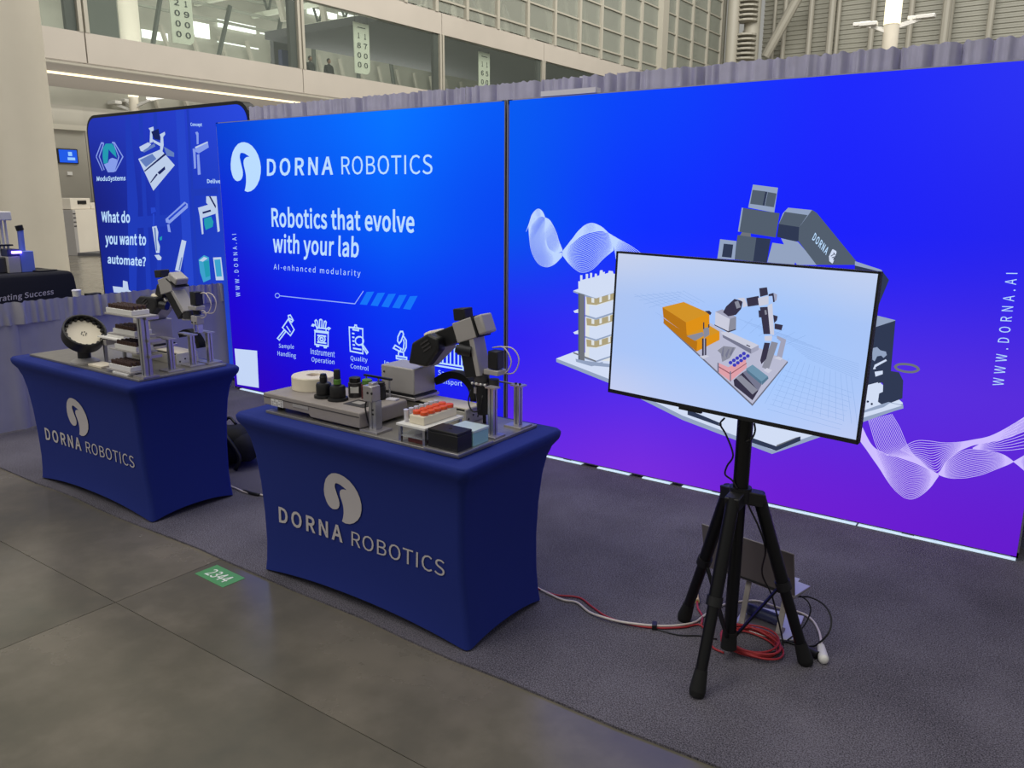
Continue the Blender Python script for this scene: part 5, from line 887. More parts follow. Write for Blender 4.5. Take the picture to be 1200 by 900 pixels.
for i in range(2):
    for j in range(5):
        x, y = rx0 + .021 + .038 * i, ry0 + .024 + .038 * j
        v = thing('capped_vial', 'orange capped vial in the %s row of the white rack, %s' % (('left', 'right')[i], ('nearest the camera', 'second from the camera', 'middle of five', 'fourth from the camera', 'farthest from the camera')[j]), 'vial', (x, y, RZ + .034), 'orange capped vials in the white rack')
        G().cyl((x, y, RZ + .034), (x, y, RZ + .038), .013, n=12).make('vial_glass', 'clear_tube', v)
        G().lathe([(.0165, .003), (.0165, .014), (.0145, .0165)], (x, y, RZ + .034), n=16).make('screw_cap', 'orange_cap', v, smooth='auto')
for j in range(7):
    x, y = 1.073, ry0 + .008 + .030 * j
    v = thing('clear_tube', 'clear sample tube beside the white rack, ' + ('nearest the camera', 'second from the camera', 'third from the camera', 'middle of the seven', 'third from the far end', 'second from the far end', 'at the far end')[j], 'tube', (x, y, RZ), 'clear tubes beside the white rack')
    G().lathe([(.006, 0), (.009, .006), (.009, .042), (.0102, .043), (.0102, .05)], (x, y, RZ), n=12).make('tube_body', 'clear_tube', v, smooth='auto')

# --- tray with black and teal boxes
TZ = PL + .008
tag(G().span((1.205, -2.215, PL), (1.375, -1.995, TZ)).make('box_tray', 'silver', bevel=.001), 'thin grey tray under the black box and the teal box at the table corner', 'tray')
bb = thing('black_box', 'small matt black box at the front right corner of the nearer table', 'box', (1.285, -2.15, TZ))
G().span((1.215, -2.2, TZ), (1.36, -2.112, TZ + .062)).make('box_body', 'black_plastic', bb, bevel=.002)
G().span((1.215, -2.2, TZ + .0625), (1.36, -2.112, TZ + .073)).make('lid', 'black_plastic', bb, bevel=.002)
G().cyl((1.29, -2.155, TZ + .073), (1.29, -2.155, TZ + .0735), .008, n=12).make('lid_dimple', 'rubber', bb)
tb = thing('teal_box', 'pale teal box with a lighter lid behind the black box', 'box', (1.30, -2.055, TZ))
G().span((1.245, -2.106, TZ), (1.36, -2.008, TZ + .052)).make('box_body', 'teal_box', tb, bevel=.002)
G().span((1.242, -2.108, TZ + .0523), (1.362, -2.006, TZ + .063)).make('lid', 'teal_lid', tb, bevel=.002)

post('stop_post', 'slim silver post between the teal box and the gripper', 1.318, -1.925, .19, base=.075)
pb = post('stop_post', 'silver post at the rear right corner of the nearer table', 1.315, -1.742, .165, base=.085)
G().cyl((1.20, -1.742, PL + .178), (1.325, -1.742, PL + .178), .004, n=8).make('cross_rod', 'alu', pb)
for dx in (-.01, .01): G().cyl((1.315 + dx, -1.745, PL + .179), (1.315 + dx, -1.745, PL + .186), .005, n=8).make('bolt', 'black_plastic', pb)

# --- linear rail
def rail(label, xa, xb, y, z, w, h, end_mat):
    t = thing('linear_rail', label, 'rail', ((xa + xb) / 2, y, z))
    G().span((xa, y - w / 2, z), (xb, y + w / 2, z + h - .012)).make('rail_body', 'rail_cream', t, bevel=.002)
    G().span((xa + .005, y - w / 2 + .006, z + h - .012), (xb - .004, y + w / 2 - .006, z + h - .006)).make('slot', 'black_plastic', t)
    G().span((xa, y - w / 2 + .012, z + h - .006), (xb, y + w / 2 - .003, z + h)).make('top_cover', 'cream', t, bevel=.001)
    G().span((xb, y - w / 2 - .003, z), (xb + .008, y + w / 2 + .003, z + h - .002)).make('end_plate', end_mat, t, bevel=.001)
    for k in range(4): G().cyl((xb + .008, y - w / 2 + .015 + k * (w - .03) / 3, z + .018 + .012 * (k % 2)), (xb + .0095, y - w / 2 + .015 + k * (w - .03) / 3, z + .018 + .012 * (k % 2)), .005, n=8).make('screw', 'black_plastic', t)
    return t
rail('cream linear rail under the robot arm on the nearer table', .50, 1.115, -1.785, PL, .125, .062, 'silver_paint')
RT = PL + .062

# --- robot arms
def robot(label, y, z, J, chain=True):
    """J: joint points in the arm's own vertical plane (x, z); parts get their depth along y"""
    bx0, bx1, bh = J['base']
    yb0, yb1 = y - .072, y + .072
    t = thing('robot_arm', label, 'robot', ((bx0 + bx1) / 2, y, z))
    G().span((bx0 - .012, yb0 - .012, z), (bx1 + .012, yb1 + .012, z + .014)).make('carriage', 'silver', t, bevel=.002)
    G().span((bx0 - .004, yb0 - .005, z + .014), (bx1 + .004, yb1 + .005, z + .022)).make('base_gasket', 'black_plastic', t)
    b = G().span((bx0, yb0, z + .022), (bx1, yb1, z + bh)).make('base_block', 'silver_paint', t, bevel=.005)
    for k in range(3): G().cyl((bx0 + .02, yb0 - .001, z + .05 + .03 * k), (bx0 + .02, yb0 - .004, z + .05 + .03 * k), .004, n=8).make('port', 'black_plastic', b)
    def slab(p, q, r1, r2, ya, yb, mname, name, par=t, n=9):
        p, q = Vector((p[0], 0, p[1])), Vector((q[0], 0, q[1])); d = (q - p).normalized(); s_ = Vector((-d.z, 0, d.x))
        pts = []
        for k in range(n + 1):
            a = PI / 2 + PI * k / n; pts.append(p + (d * math.cos(a) + s_ * math.sin(a)) * r1)
        for k in range(n + 1):
            a = -PI / 2 + PI * k / n; pts.append(q + (d * math.cos(a) + s_ * math.sin(a)) * r2)
        return G().prism([Vector((v.x, ya, v.z)) for v in pts], (0, yb - ya, 0)).make(name, mname, par, bevel=.006, seg=2)
    def V3(p, dy=0): return Vector((p[0], y + dy, p[1]))
    s, e, w = J['shoulder'], J['elbow0'], J['wrist']
    G().prism([(p[0], y - .03, p[2]) for p in J['link']], (0, .085, 0)).make('shoulder_link', 'silver_paint', t, bevel=.006)
    cv_ = G().prism([(p[0], y - .085, p[2]) for p in J['cover']], (0, .055, 0)).make('shoulder_cover', 'black_plastic', t, bevel=.010, seg=3)
    d = (Vector((J['sh_end'][0], 0, J['sh_end'][1])) - Vector((s[0], 0, s[1]))).normalized(); nrm = Vector((-d.z, 0, d.x))
    for k in range(3):
        cc_ = sum((Vector(p) for p in J['cover']), Vector()) / len(J['cover']); cc_.y = y - .086
        c0 = cc_ + d * .004 + nrm * (-.006 + .016 * k)
        G().beam(c0 - d * .01, c0 + d * .04, .006, .007, up=nrm).make('rib', 'dark_grey', cv_)
    # collar, forearm, elbow block
    a0, a1 = V3(J['sh_end']), V3(e); fd = (a1 - a0).normalized()
    up = Vector((-fd.z, 0, fd.x))
    G().beam(a0 - fd * .02, a0 + fd * .03, .105, .10, up=up).make('collar', 'cream', t, bevel=.012, seg=3)
    G().beam(a0 + fd * .028, a1 - fd * .005, .07, .074, up=up).make('forearm', 'black_plastic', t, bevel=.006)
    e1 = V3(J['elbow1'])
    eb = G().beam(a1 - fd * .006, e1, .085, .088, up=up).make('elbow_block', 'silver_paint', t, bevel=.004)
    G().beam(e1, e1 + fd * .008, .088, .091, up=up).make('elbow_gasket', 'black_plastic', t)
    G().beam(e1 + fd * .008, e1 + fd * .05, .08, .082, up=up).make('elbow_cap', 'silver_paint', t, bevel=.009, seg=3)
    m = a1 + fd * .03
    st_ = V3(J['stub'])
    sb = m + up * .044
    G().beam(sb, sb + (st_ - sb).normalized() * (st_ - sb).length, .06, .062, up=fd).make('top_motor', 'black_plastic', t, bevel=.005)
    # lower link: black body with a silver side
    l0 = a1 + fd * .055 - up * .03; l1 = V3(w); ld = (l1 - l0).normalized(); lu = Vector((-ld.z, 0, ld.x))
    if lu.x < 0: lu = -lu
    G().beam(l0 - lu * .028, l1 - lu * .028, .074, .060, up=lu).make('lower_link', 'black_plastic', t, bevel=.004)
    G().beam(l0 + lu * .014, l1 + lu * .014, .078, .024, up=lu).make('lower_link_cover', 'silver_paint', t, bevel=.003)
    kn = V3(J['knob'], -.045)
    G().cyl(kn + Vector((-.03, -.01, .004)), kn + Vector((.02, .012, -.004)), .024, n=16).cyl(kn + Vector((-.04, -.014, .006)), kn + Vector((-.03, -.01, .004)), .018, n=16).make('side_motor', 'black_plastic', t, smooth='auto')
    wb = V3(J['wmotor'])
    G().box(wb, (.05, .05, .075)).make('wrist_motor', 'black_plastic', t, bevel=.004)
    G().box(wb + Vector((-.005, 0, -.052)), (.075, .06, .022)).make('wrist_bracket', 'silver_paint', t, bevel=.003)
    G().cyl(l1 + Vector((0, 0, .012)), l1 + Vector((.004, 0, -.028)), .034, n=20).make('wrist_joint', 'dark_grey', t, smooth='auto')
    G().cyl(l1 + Vector((.004, 0, -.028)), l1 + Vector((.004, 0, -.036)), .037, n=20).make('wrist_flange', 'silver', t, smooth='auto')
    for k, (ox, oz) in enumerate(((.0, 0), (.03, .01))):
        c = V3(J['loop'], .01 + .012 * k)
        G().tube([c + Vector((-.03, 0, .05)), c + Vector((.02 + ox, .01, .055)), c + Vector((.055 + ox, .015, .0 + oz)), c + Vector((.03 + ox, .01, -.05)), c + Vector((-.015, 0, -.055))], .003, n=6).make('air_hose', 'white_cable', t, smooth=True)
    g0 = l1 + Vector((.004, 0, -.036))
    gl = J['grip']
    if gl == 'cylinder':
        G().cyl(g0, g0 + Vector((.012, 0, -.13)), .031, .029, n=20).make('gripper_body', 'black_plastic', t, smooth='auto')
        G().cyl(g0 + Vector((.012, 0, -.13)), g0 + Vector((.014, 0, -.175)), .008, n=10).make('gripper_tip', 'black_metal', t)
        G().box(g0 + Vector((-.012, -.031, -.025)), (.014, .004, .026)).make('gripper_label', 'silver', t)
        G().tube([g0 + Vector((-.045, -.02, -.03)), g0 + Vector((-.05, -.03, -.08)), g0 + Vector((-.02, -.04, -.115)), g0 + Vector((.02, -.04, -.10)), g0 + Vector((.03, -.035, -.04))], .0035, n=6).make('cable', 'black_plastic', t, smooth=True)
        h0 = V3((w[0] + .06, w[1] - .01), .01)
        G().cyl(h0, h0 + Vector((.0, 0, -.035)), .022, n=16).make('side_tool_joint', 'dark_grey', t, smooth='auto')
        G().cyl(h0 + Vector((0, 0, -.035)), h0 + Vector((.004, 0, -.125)), .013, n=12).make('side_tool', 'black_plastic', t, smooth='auto')
        for k in range(4): G().ball(V3((w[0] - .02 + .022 * k, w[1] - .03), -.036), .006, 8).make('fitting', 'white_plastic', t, smooth=True)
    else:
        G().cyl(V3(J['wmotor']) + Vector((-.005, 0, -.06)), V3(J['wmotor']) + Vector((-.005, 0, -.09)), .022, n=16).make('tool_joint', 'black_plastic', t, smooth='auto')
        gb = V3(J['wmotor']) + Vector((-.005, 0, -.12))
        G().box(gb, (.055, .05, .05)).make('gripper_body', 'silver_paint', t, bevel=.004)
        G().box(gb + Vector((-.018, 0, -.045)), (.008, .03, .05)).make('gripper_finger', 'alu', t)
        G().box(gb + Vector((.018, 0, -.045)), (.008, .03, .05)).make('gripper_finger', 'alu', t)
        for dx in (-.015, .015): G().cyl(gb + Vector((dx, -.025, -.012)), gb + Vector((dx, -.028, -.012)), .005, n=8).make('screw', 'black_plastic', t)
        c = gb + Vector((.03, .0, .01))
        G().tube([c, c + Vector((.03, .01, .012)), c + Vector((.028, .01, .04)), c + Vector((-.01, .0, .045))], .003, n=6).make('air_hose', 'white_cable', t, smooth=True)
    # energy chain behind the arm
    if chain:
        P = [Vector((x, y + .085, zz)) for x, zz in J['chain']]
        P = catmull(P, 5); g = G(); prev = None
        for i, p in enumerate(P):
            tg = (P[min(i + 1, len(P) - 1)] - P[max(i - 1, 0)]).normalized(); nn = Vector((-tg.z, 0, tg.x)) * .016
            q = [g.bm.verts.new(p + nn + Vector((0, -.022, 0))), g.bm.verts.new(p + nn + Vector((0, .022, 0))), g.bm.verts.new(p - nn + Vector((0, .022, 0))), g.bm.verts.new(p - nn + Vector((0, -.022, 0)))]
            if prev: g.bridge(prev, q, 0)
            else: g.bm.faces.new(q[::-1])
            prev = q
        g.bm.faces.new(prev); g.make('energy_chain', 'rubber', t)
    return t
robot('grey and black robot arm over the nearer table, in front of the banner seam', -1.79, RT,
      dict(base=(.645, .842, .140), cover=[(0.821, -1.875, 1.021), (0.844, -1.875, 1.114), (0.933, -1.875, 1.163), (0.989, -1.875, 1.147), (0.993, -1.875, 1.097), (0.924, -1.875, 1.018)], link=[(0.821, -1.82, 1.004), (0.899, -1.82, 1.153), (0.962, -1.82, 1.174), (0.999, -1.82, 1.137), (0.975, -1.82, 1.086), (0.876, -1.82, 0.999)], shoulder=(.785, 1.035), sh_end=(.915, 1.115), elbow0=(1.055, 1.172), elbow1=(1.152, 1.207), stub=(1.06, 1.275), wrist=(1.158, .998),
           knob=(1.112, 1.105), wmotor=(1.235, 1.075), loop=(1.24, 1.07), grip='cylinder', chain=[(.845, .915), (.92, .955), (1.0, .955), (1.05, .915), (1.065, .86), (1.062, RT + .014)]))

# ================================================================== THINGS ON THE LEFT TABLE (table 1)
tag(G().span((-1.955, -2.205, TOP), (-.765, -1.675, PL)).make('base_plate', 'alu_plate', bevel=.002), 'grey metal base plate lying on the left blue table', 'plate')
rail('cream linear rail under the robot arm on the left table', -1.42, -.955, -1.80, PL, .13, .066, 'white_plastic')
robot('grey and black robot arm over the left table, in front of the neighbour display', -1.80, PL + .066,
      dict(base=(-1.36, -1.185, .165), cover=[(-1.292, -1.885, 1.136), (-1.242, -1.885, 1.164), (-1.086, -1.885, 1.166), (-1.078, -1.885, 1.113), (-1.196, -1.885, 1.03), (-1.286, -1.885, 1.066)], link=[(-1.282, -1.83, 1.01), (-1.224, -1.83, 1.145), (-1.115, -1.83, 1.178), (-1.061, -1.83, 1.143), (-1.149, -1.83, 1.072), (-1.229, -1.83, 1.01)],
           shoulder=(-1.285, 1.05), sh_end=(-1.145, 1.135), elbow0=(-1.10, 1.225), elbow1=(-.985, 1.25), stub=(-1.13, 1.315), wrist=(-.905, 1.085),
           knob=(-1.07, 1.12), wmotor=(-.815, 1.175), loop=(-.775, 1.15), grip='finger', chain=[(-1.12, .93), (-1.05, .955), (-.99, .945), (-.945, .905), (-.935, .872)]))

# --- tilted bowl feeder
view = Vector((4.6, -2.2, .75)).normalized(); rgt = Vector((.8165, .5774, 0)); upv = Vector((0, 0, 1))
ax = (view * .62 + (upv * .92 + rgt * .36) * .76).normalized()
bc = Vector((-1.43, -2.13, .955))
bf = thing('bowl_feeder', 'tilted round black bowl feeder with a cream dish on the left table', 'feeder', (bc.x - .02, bc.y, PL))
KS = .80
b0 = bc - ax * .05 * KS
G().lathe([(a_ * KS, b_ * KS) for a_, b_ in ((.12, 0), (.138, .01), (.142, .06), (.142, .10), (.132, .103), (.128, .098), (.128, .045), (.11, .02), (.0, .018))], b0, ax, 40, cap=False).make('bowl', 'black_plastic', bf, smooth='auto')
dish = G().lathe([(a_ * KS, b_ * KS) for a_, b_ in ((.124, .05), (.12, .062), (.05, .058), (.001, .057))], b0, ax, 40, cap=False).make('dish', 'cream', bf, smooth='auto')
a1 = ax.cross(Vector((0, 0, 1))).normalized(); a2 = ax.cross(a1)
for k in range(6):
    p = b0 + ax * .0585 * KS + (a1 * math.cos(k * PI / 3) + a2 * math.sin(k * PI / 3)) * .016 * KS
    G().cyl(p, p + ax * .002, .0036, n=8).make('hole', 'black_plastic', dish)
for k in range(18):
    a = 2 * PI * k / 18; p = b0 + ax * .066 * KS + (a1 * math.cos(a) + a2 * math.sin(a)) * .121 * KS
    G().cyl(p - ax * .010, p + ax * .010, .0105, n=8).make('notch', 'black_plastic', dish)
G().cyl((bc.x - .02, bc.y, PL + .02), b0 + ax * .01, .035, n=16).make('stem', 'black_plastic', bf, smooth='auto')
G().lathe([(.075, 0), (.075, .008), (.05, .022), (.036, .026)], (bc.x - .02, bc.y, PL), n=24).make('foot', 'silver_paint', bf, smooth='auto')
tag(G().box((-1.265, -2.13, PL + .006), (.14, .085, .012)).make('white_pad', 'cream', bevel=.002), 'flat cream pad between the bowl feeder and the tip tower', 'pad')

# --- tower of tip racks
tw = thing('rack_tower', 'silver tower with stacked shelves at the front right of the left table', 'stand', (-.825, -2.13, PL))
G().box((-.812, -2.135, PL + .004), (.10, .09, .008)).make('foot_plate', 'silver', tw)
g = G()
for sx in (-1, 1):
    for sy in (-1, 1): g.box((-.80 + sx * .0125, -2.135 + sy * .0125, PL + .008 + .155), (.016, .016, .31))
g.box((-.80, -2.135, PL + .163), (.02, .02, .31)); g.make('extrusion', 'alu', tw)
shelves = [(.012, -.99, -2.13), (.115, -.985, -2.09), (.20, -.985, -2.09), (.318, -.95, -2.125)]
for k, (dz, cx_, cy_) in enumerate(shelves):
    G().box((cx_ + (0, -.01, -.01, .03)[k], cy_, PL + dz + .004), ((.24, .27, .27, .31)[k], .12, .008)).make('shelf', 'silver_paint', tw, bevel=.001)
    if k: G().box((-.785, -2.10, PL + dz - .006), (.05, .07, .014)).make('bracket', 'silver', tw)
nm = ['lowest', 'second', 'third', 'topmost']
for k, (dz, cx_, cy_) in enumerate(shelves):
    z = PL + dz + .008
    rk = thing('tip_rack', 'white tip rack with dark tips, %s of the tower on the left table' % nm[k], 'rack', (cx_, cy_, z), 'tip racks on the tower'); del rk['group']
    wx = .25 if k == 3 else .21
    G().box((cx_, cy_, z + .013), (wx, .10, .026)).make('rack_body', 'white_plastic', rk, bevel=.002)
    for i in range(10):
        for j in range(4):
            x = cx_ - wx / 2 + .018 + i * (wx - .036) / 9; y = cy_ - .036 + .024 * j
            if i == 0 and j == 0: base_tip = G().lathe([(.0085, 0), (.0085, .018), (.006, .022)], (x, y, z + .026), n=8).make('tip', 'brown_tip', rk); bl = Vector((x, y, z + .026))
            else:
                c = base_tip.copy(); C.objects.link(c); c.parent = rk; c.location = Vector((x, y, z + .026)) - Vector(W[rk.name])
# back stand with a tray
bs = thing('tray_stand', 'small silver stand with a tray between the bowl feeder and the tower', 'stand', (-1.25, -2.0, PL))
for (x, y) in ((-1.345, -2.06), (-1.345, -1.95), (-1.13, -1.95)):
    G().span((x - .008, y - .008, PL), (x + .008, y + .008, PL + .145)).make('leg', 'alu', bs)
    G().span((x - .03, y - .025, PL), (x + .03, y + .025, PL + .006)).make('foot_plate', 'silver', bs)
G().span((-1.38, -2.08, PL + .145), (-1.11, -1.93, PL + .153)).make('top_plate', 'white_plastic', bs)
G().span((-1.36, -2.075, PL + .105), (-1.30, -1.94, PL + .135)).make('clamp', 'silver_paint', bs)
tag(G().box((-1.24, -2.0, PL + .162), (.17, .10, .018)).make('sample_tray', 'white_plastic', bevel=.002), 'white tray on the small silver stand beside the bowl feeder', 'tray')
tag(G().box((-.96, -2.175, PL + .006), (.15, .045, .012)).make('white_pad', 'white_plastic', bevel=.002), 'flat white pad along the front edge at the foot of the tip tower', 'pad')
for k, (x, y, lb) in enumerate(((-.845, -1.965, 'nearest the tip tower'), (-.875, -1.815, 'middle one of the three'), (-.873, -1.705, 'farthest back of the three'))):
    p = post('locating_post', 'short silver post on the left table, ' + lb, x, y, .165, base=.095)
    G().box((x - .045, y, PL + .178), (.10, .035, .006)).make('top_arm', 'silver', p)

# ================================================================== TELEVISION ON TRIPOD
TVC = Vector((2.19285, -1.74082, 1.25201)); yaw, tilt, roll = -.09565, .01768, -.01894
tn = Vector((math.sin(yaw) * math.cos(tilt), -math.cos(yaw) * math.cos(tilt), math.sin(tilt)))
_r0 = Vector((math.cos(yaw), math.sin(yaw), 0)); _u0 = tn.cross(_r0).normalized()
tr = _r0 * math.cos(roll) + _u0 * math.sin(roll); tu = -_r0 * math.sin(roll) + _u0 * math.cos(roll)
def tvp(s, t, d=0): return TVC + tr * s + tu * t + tn * d
tv = thing('television', 'flat television showing a robot cell drawing, mounted on the black tripod', 'television', tuple(tvp(0, -.27)))
TW, TH = .949, .5445
G().box(tvp(0, 0, -.012), (TW, TH, .022), axes=(tr, tu, tn)).make('cabinet', 'black_plastic', tv, bevel=.002)
g = G()
for (s, t, w, h) in ((0, TH / 2 - .0035, TW, .007), (0, -TH / 2 + .007, TW, .014), (-TW / 2 + .0035, 0, .007, TH), (TW / 2 - .0035, 0, .007, TH)):
    g.box(tvp(s, t, .001), (w, h, .006), axes=(tr, tu, tn))
g.make('bezel', 'black_plastic', tv)
G().box(tvp(0, -.04, -.04), (.62, .34, .04), axes=(tr, tu, tn)).make('back_cover', 'black_plastic', tv, bevel=.01)
G().box(tvp(-.12, -TH / 2 - .004, -.006), (.09, .010, .012), axes=(tr, tu, tn)).make('sensor_strip', 'black_plastic', tv)
glow_vc('screen_glow', 1.0)
sctl = [[(196, 206, 240), (184, 202, 246), (176, 202, 250), (190, 204, 244)], [(170, 196, 246), (166, 198, 252), (164, 200, 254), (170, 198, 248)], [(172, 196, 242), (166, 196, 250), (160, 196, 252), (168, 196, 246)], [(200, 210, 236), (190, 206, 240), (184, 204, 242), (194, 208, 240)]]
print_panel('screen', tv, tvp(-TW / 2 + .007, -TH / 2 + .014, .0005), tr * (TW - .014), tu * (TH - .021), sctl, 'screen_glow', 16, 10)
TVCOL = dict(tv_plate=(188, 190, 214), tv_edge=(110, 112, 130), rail_l=(206, 208, 226), rail_d=(120, 122, 146), rail_m=(164, 166, 190), tv_dark=(56, 52, 74), org_t=(214, 150, 40), org_l=(186, 118, 22), org_r=(226, 148, 22), panel_g=(140, 142, 158), pink=(226, 162, 172), pinkd=(150, 92, 104), blue=(62, 62, 190), tealt=(112, 150, 176), teald=(86, 120, 146))
for k, c in TVCOL.items(): glow(k, c, .95)
glow('grid_line', (140, 172, 226), 1.0)
g = G(); nr = tn
for ln in TV_GRID:
    pts = [tvp(min(max(p[0], -TW / 2 + .009), TW / 2 - .009), min(max(p[1], -TH / 2 + .016), TH / 2 - .01), .001) for p in ln]
    if (pts[0] - pts[1]).length > .01: stroke(g, pts, .0009, nrm=nr)
g.make('grid_image', 'grid_line', tv, normals=False)['kind'] = 'stuff'
layered(tv, 'robot_cell_image', TV_PRINT, lambda p, i: tvp(p[0], p[1], .0012 + .00002 * i), 0)

PX, PY = 2.249, -1.654
tri = thing('tripod_stand', 'black three-legged tripod stand holding the television', 'tripod', (PX, PY, 0))
G().cyl((PX, PY, .05), (PX, PY, .80), .0235, n=18).make('lower_pole', 'black_metal', tri, smooth='auto')
G().cyl((PX, PY, .66), (PX, PY, 1.35), .0285, n=18).make('upper_pole', 'black_metal', tri, smooth='auto')
G().cyl((PX, PY, .045), (PX, PY, .115), .031, .027, n=18).make('pole_foot', 'rubber', tri, smooth='auto')
G().cyl((PX, PY, .645), (PX, PY, .70), .04, n=20).make('collar', 'black_plastic', tri, smooth='auto')
G().box((PX - .01, PY + .02, 1.25), (.16, .018, .22), rz=yaw).make('mount_plate', 'black_metal', tri)
G().box(((PX + TVC.x) / 2 - .0, -1.672, 1.25), (.09, .06, .05), rz=yaw).make('mount_bracket', 'black_metal', tri)
feet = [(1.997, -1.487), (2.247, -1.952), (2.502, -1.522)]
for (fx, fy_) in feet:
    d = Vector((fx - PX, fy_ - PY, 0)).normalized()
    hub = Vector((PX, PY, .655)) + d * .065
    ft = Vector((fx, fy_, .02))
    G().beam(Vector((PX, PY, .665)) + d * .02, hub + d * .02, .055, .05).make('hub_arm', 'black_plastic', tri, bevel=.004)
    lv = (ft - hub); L = lv.length; lv = lv / L
    G().cyl(hub + Vector((0, 0, .02)), hub + lv * (L * .52), .0245, n=14).make('leg', 'black_metal', tri, smooth='auto')
    G().cyl(hub + lv * (L * .5), ft - lv * .02, .021, n=14).make('leg_extension', 'black_metal', tri, smooth='auto')
    G().cyl(hub + lv * (L * .5), hub + lv * (L * .55), .029, n=14).make('clamp_ring', 'black_plastic', tri, smooth='auto')
    G().cyl(ft - lv * .075, ft, .0225, .03, n=14).cyl(ft, ft + lv * .018, .03, .026, n=14).make('rubber_foot', 'rubber', tri, smooth='auto')
    G().beam(Vector((PX, PY, .10)) + d * .025, hub + lv * (L * .53) - d * .01, .014, .007).make('brace', 'black_metal', tri)
G().cyl((PX - .03, PY - .02, .31), (PX - .055, PY - .035, .31), .012, n=10).make('lock_knob', 'black_plastic', tri)

# ---- cables hanging from the television
def cable(name, label, pts, r, m, cat='cable', group=None, smooth=5):
    o = G().tube(pts, r, n=7, smooth=smooth).make(name, m, smooth=True)
    return tag(o, label, cat, group)
cable('power_cable', 'black cable looping left of the tripod pole under the television', [(2.184, -1.69, 0.957), (2.166, -1.68, 0.929), (2.191, -1.68, 0.892), (2.225, -1.69, 0.826), (2.206, -1.69, 0.781), (2.201, -1.69, 0.747), (2.227, -1.685, 0.728), (PX, PY - .032, .70)], .0035, 'black_plastic')
cable('signal_cable', 'short black cable loop right of the tripod pole under the television', [(2.293, -1.69, 0.956), (2.298, -1.69, 0.929), (2.288, -1.69, 0.899), (2.268, -1.69, 0.883)], .0035, 'black_plastic')
cable('hanging_cable', 'black cable running down the right leg of the tripod to the laptop', [(2.266, -1.66, 0.68), (2.288, -1.66, 0.632), (2.326, -1.64, 0.548), (2.342, -1.6, 0.453), (2.307, -1.5, 0.309), (2.343, -1.46, 0.202), (2.39, -1.43, .012), (2.40, -1.49, .006), (2.34, -1.57, .006)], .0035, 'black_plastic')

# ================================================================== LAPTOP ON ITS STAND
ls = thing('laptop_stand', 'silver laptop stand with a pale base plate behind the tripod', 'stand', (2.29, -1.29, 0))
bp_ = [(2.18, -1.415), (2.162, -1.21), (2.40, -1.165), (2.425, -1.38), (2.395, -1.40), (2.33, -1.425)]
G().prism([(x, y, .001) for x, y in bp_], (0, 0, .006)).make('stand_base', 'silver', ls, bevel=.002)
for (p0, p1) in (((2.205, -1.385), (2.19, -1.27)), ((2.355, -1.375), (2.345, -1.255))):
    G().beam((p0[0], p0[1], .008), (p1[0], p1[1], .168), .022, .008, up=(0, 1, 0)).make('support_arm', 'instrument_grey', ls)
    G().beam((p0[0], p0[1] - .01, .010), (p0[0], p0[1] + .05, .010), .026, .008).make('hinge', 'instrument_grey', ls)
G().span((2.17, -1.30, .166), (2.37, -1.17, .172)).make('stand_tray', 'silver', ls)
lp = thing('laptop', 'open dark grey laptop seen from behind, raised on the silver stand', 'laptop', (2.2, -1.3, .173))
TL, TR_, BR, BL = (2, -1.37, 0.394), (2.409, -1.46, 0.401), (2.404, -1.37, 0.186), (1.993, -1.28, 0.163)
q = [Vector(v) for v in (BL, BR, TR_, TL)]
nn = (q[1] - q[0]).cross(q[3] - q[0]).normalized()
G().prism(q, -nn * .007).make('lid', 'lid_grey', lp, bevel=.002)
hd = (q[1] - q[0]).normalized(); bk = Vector((-hd.y, hd.x, 0)); bk.z = 0
zc = .173
k0 = Vector((q[0].x, q[0].y, zc)); k1 = Vector((q[1].x, q[1].y, zc)); bk = bk * (1 if bk.y > 0 else -1)
G().prism([k0, k1, k1 + bk * .13, k0 + bk * .13], (0, 0, .014)).make('keyboard_deck', 'silver', lp, bevel=.002)
G().cyl(k0 + hd * .04 + Vector((0, 0, .012)), k1 - hd * .04 + Vector((0, 0, .012)), .007, n=8).make('hinge', 'black_plastic', lp)
tag(G().cyl((2.195, -1.285, .031), (2.345, -1.31, .031), .023, n=16).make('power_brick', 'navy_panel', smooth='auto'), 'dark blue grey cylindrical adapter lying on the stand base', 'adapter')

# ================================================================== CABLES ON THE CARPET
Zc = .006
coil = thing('cable_coil', 'coiled red cable lying on the carpet between the tripod legs', 'cable', (2.29, -1.53, 0))
rr = random.Random(3)
g = None
for k in range(6):
    rx, ry = .135 + rr.uniform(-.018, .016), .098 + rr.uniform(-.016, .014); cx_, cy_ = 2.285 + rr.uniform(-.012, .012), -1.515 + rr.uniform(-.012, .012); ph = rr.uniform(0, 6)
    pts = [(cx_ + rx * math.cos(a) * .8 + ry * math.sin(a) * .45, cy_ + ry * math.sin(a) * .9 - rx * math.cos(a) * .35, .006 + .0065 * k * .75 + .004 * math.sin(a * 2 + ph)) for a in [2 * PI * j / 14 for j in range(14)]]
    G().tube(pts, .0042, n=6, smooth=3, closed=True).make('cable_turn', 'red_cable', coil, smooth=True)
cable('red_cable', 'red cable running over the carpet from the nearer table to the coil', [(1.327, -1.62, 0.006), (1.441, -1.627, 0.006), (1.54, -1.585, 0.006), (1.63, -1.623, 0.006), (1.726, -1.661, 0.006), (1.837, -1.658, 0.006), (1.935, -1.621, 0.006), (2.018, -1.553, 0.006), (2.075, -1.494, 0.006), (2.169, -1.619, 0.006), (2.227, -1.642, 0.008)], .0042, 'red_cable')
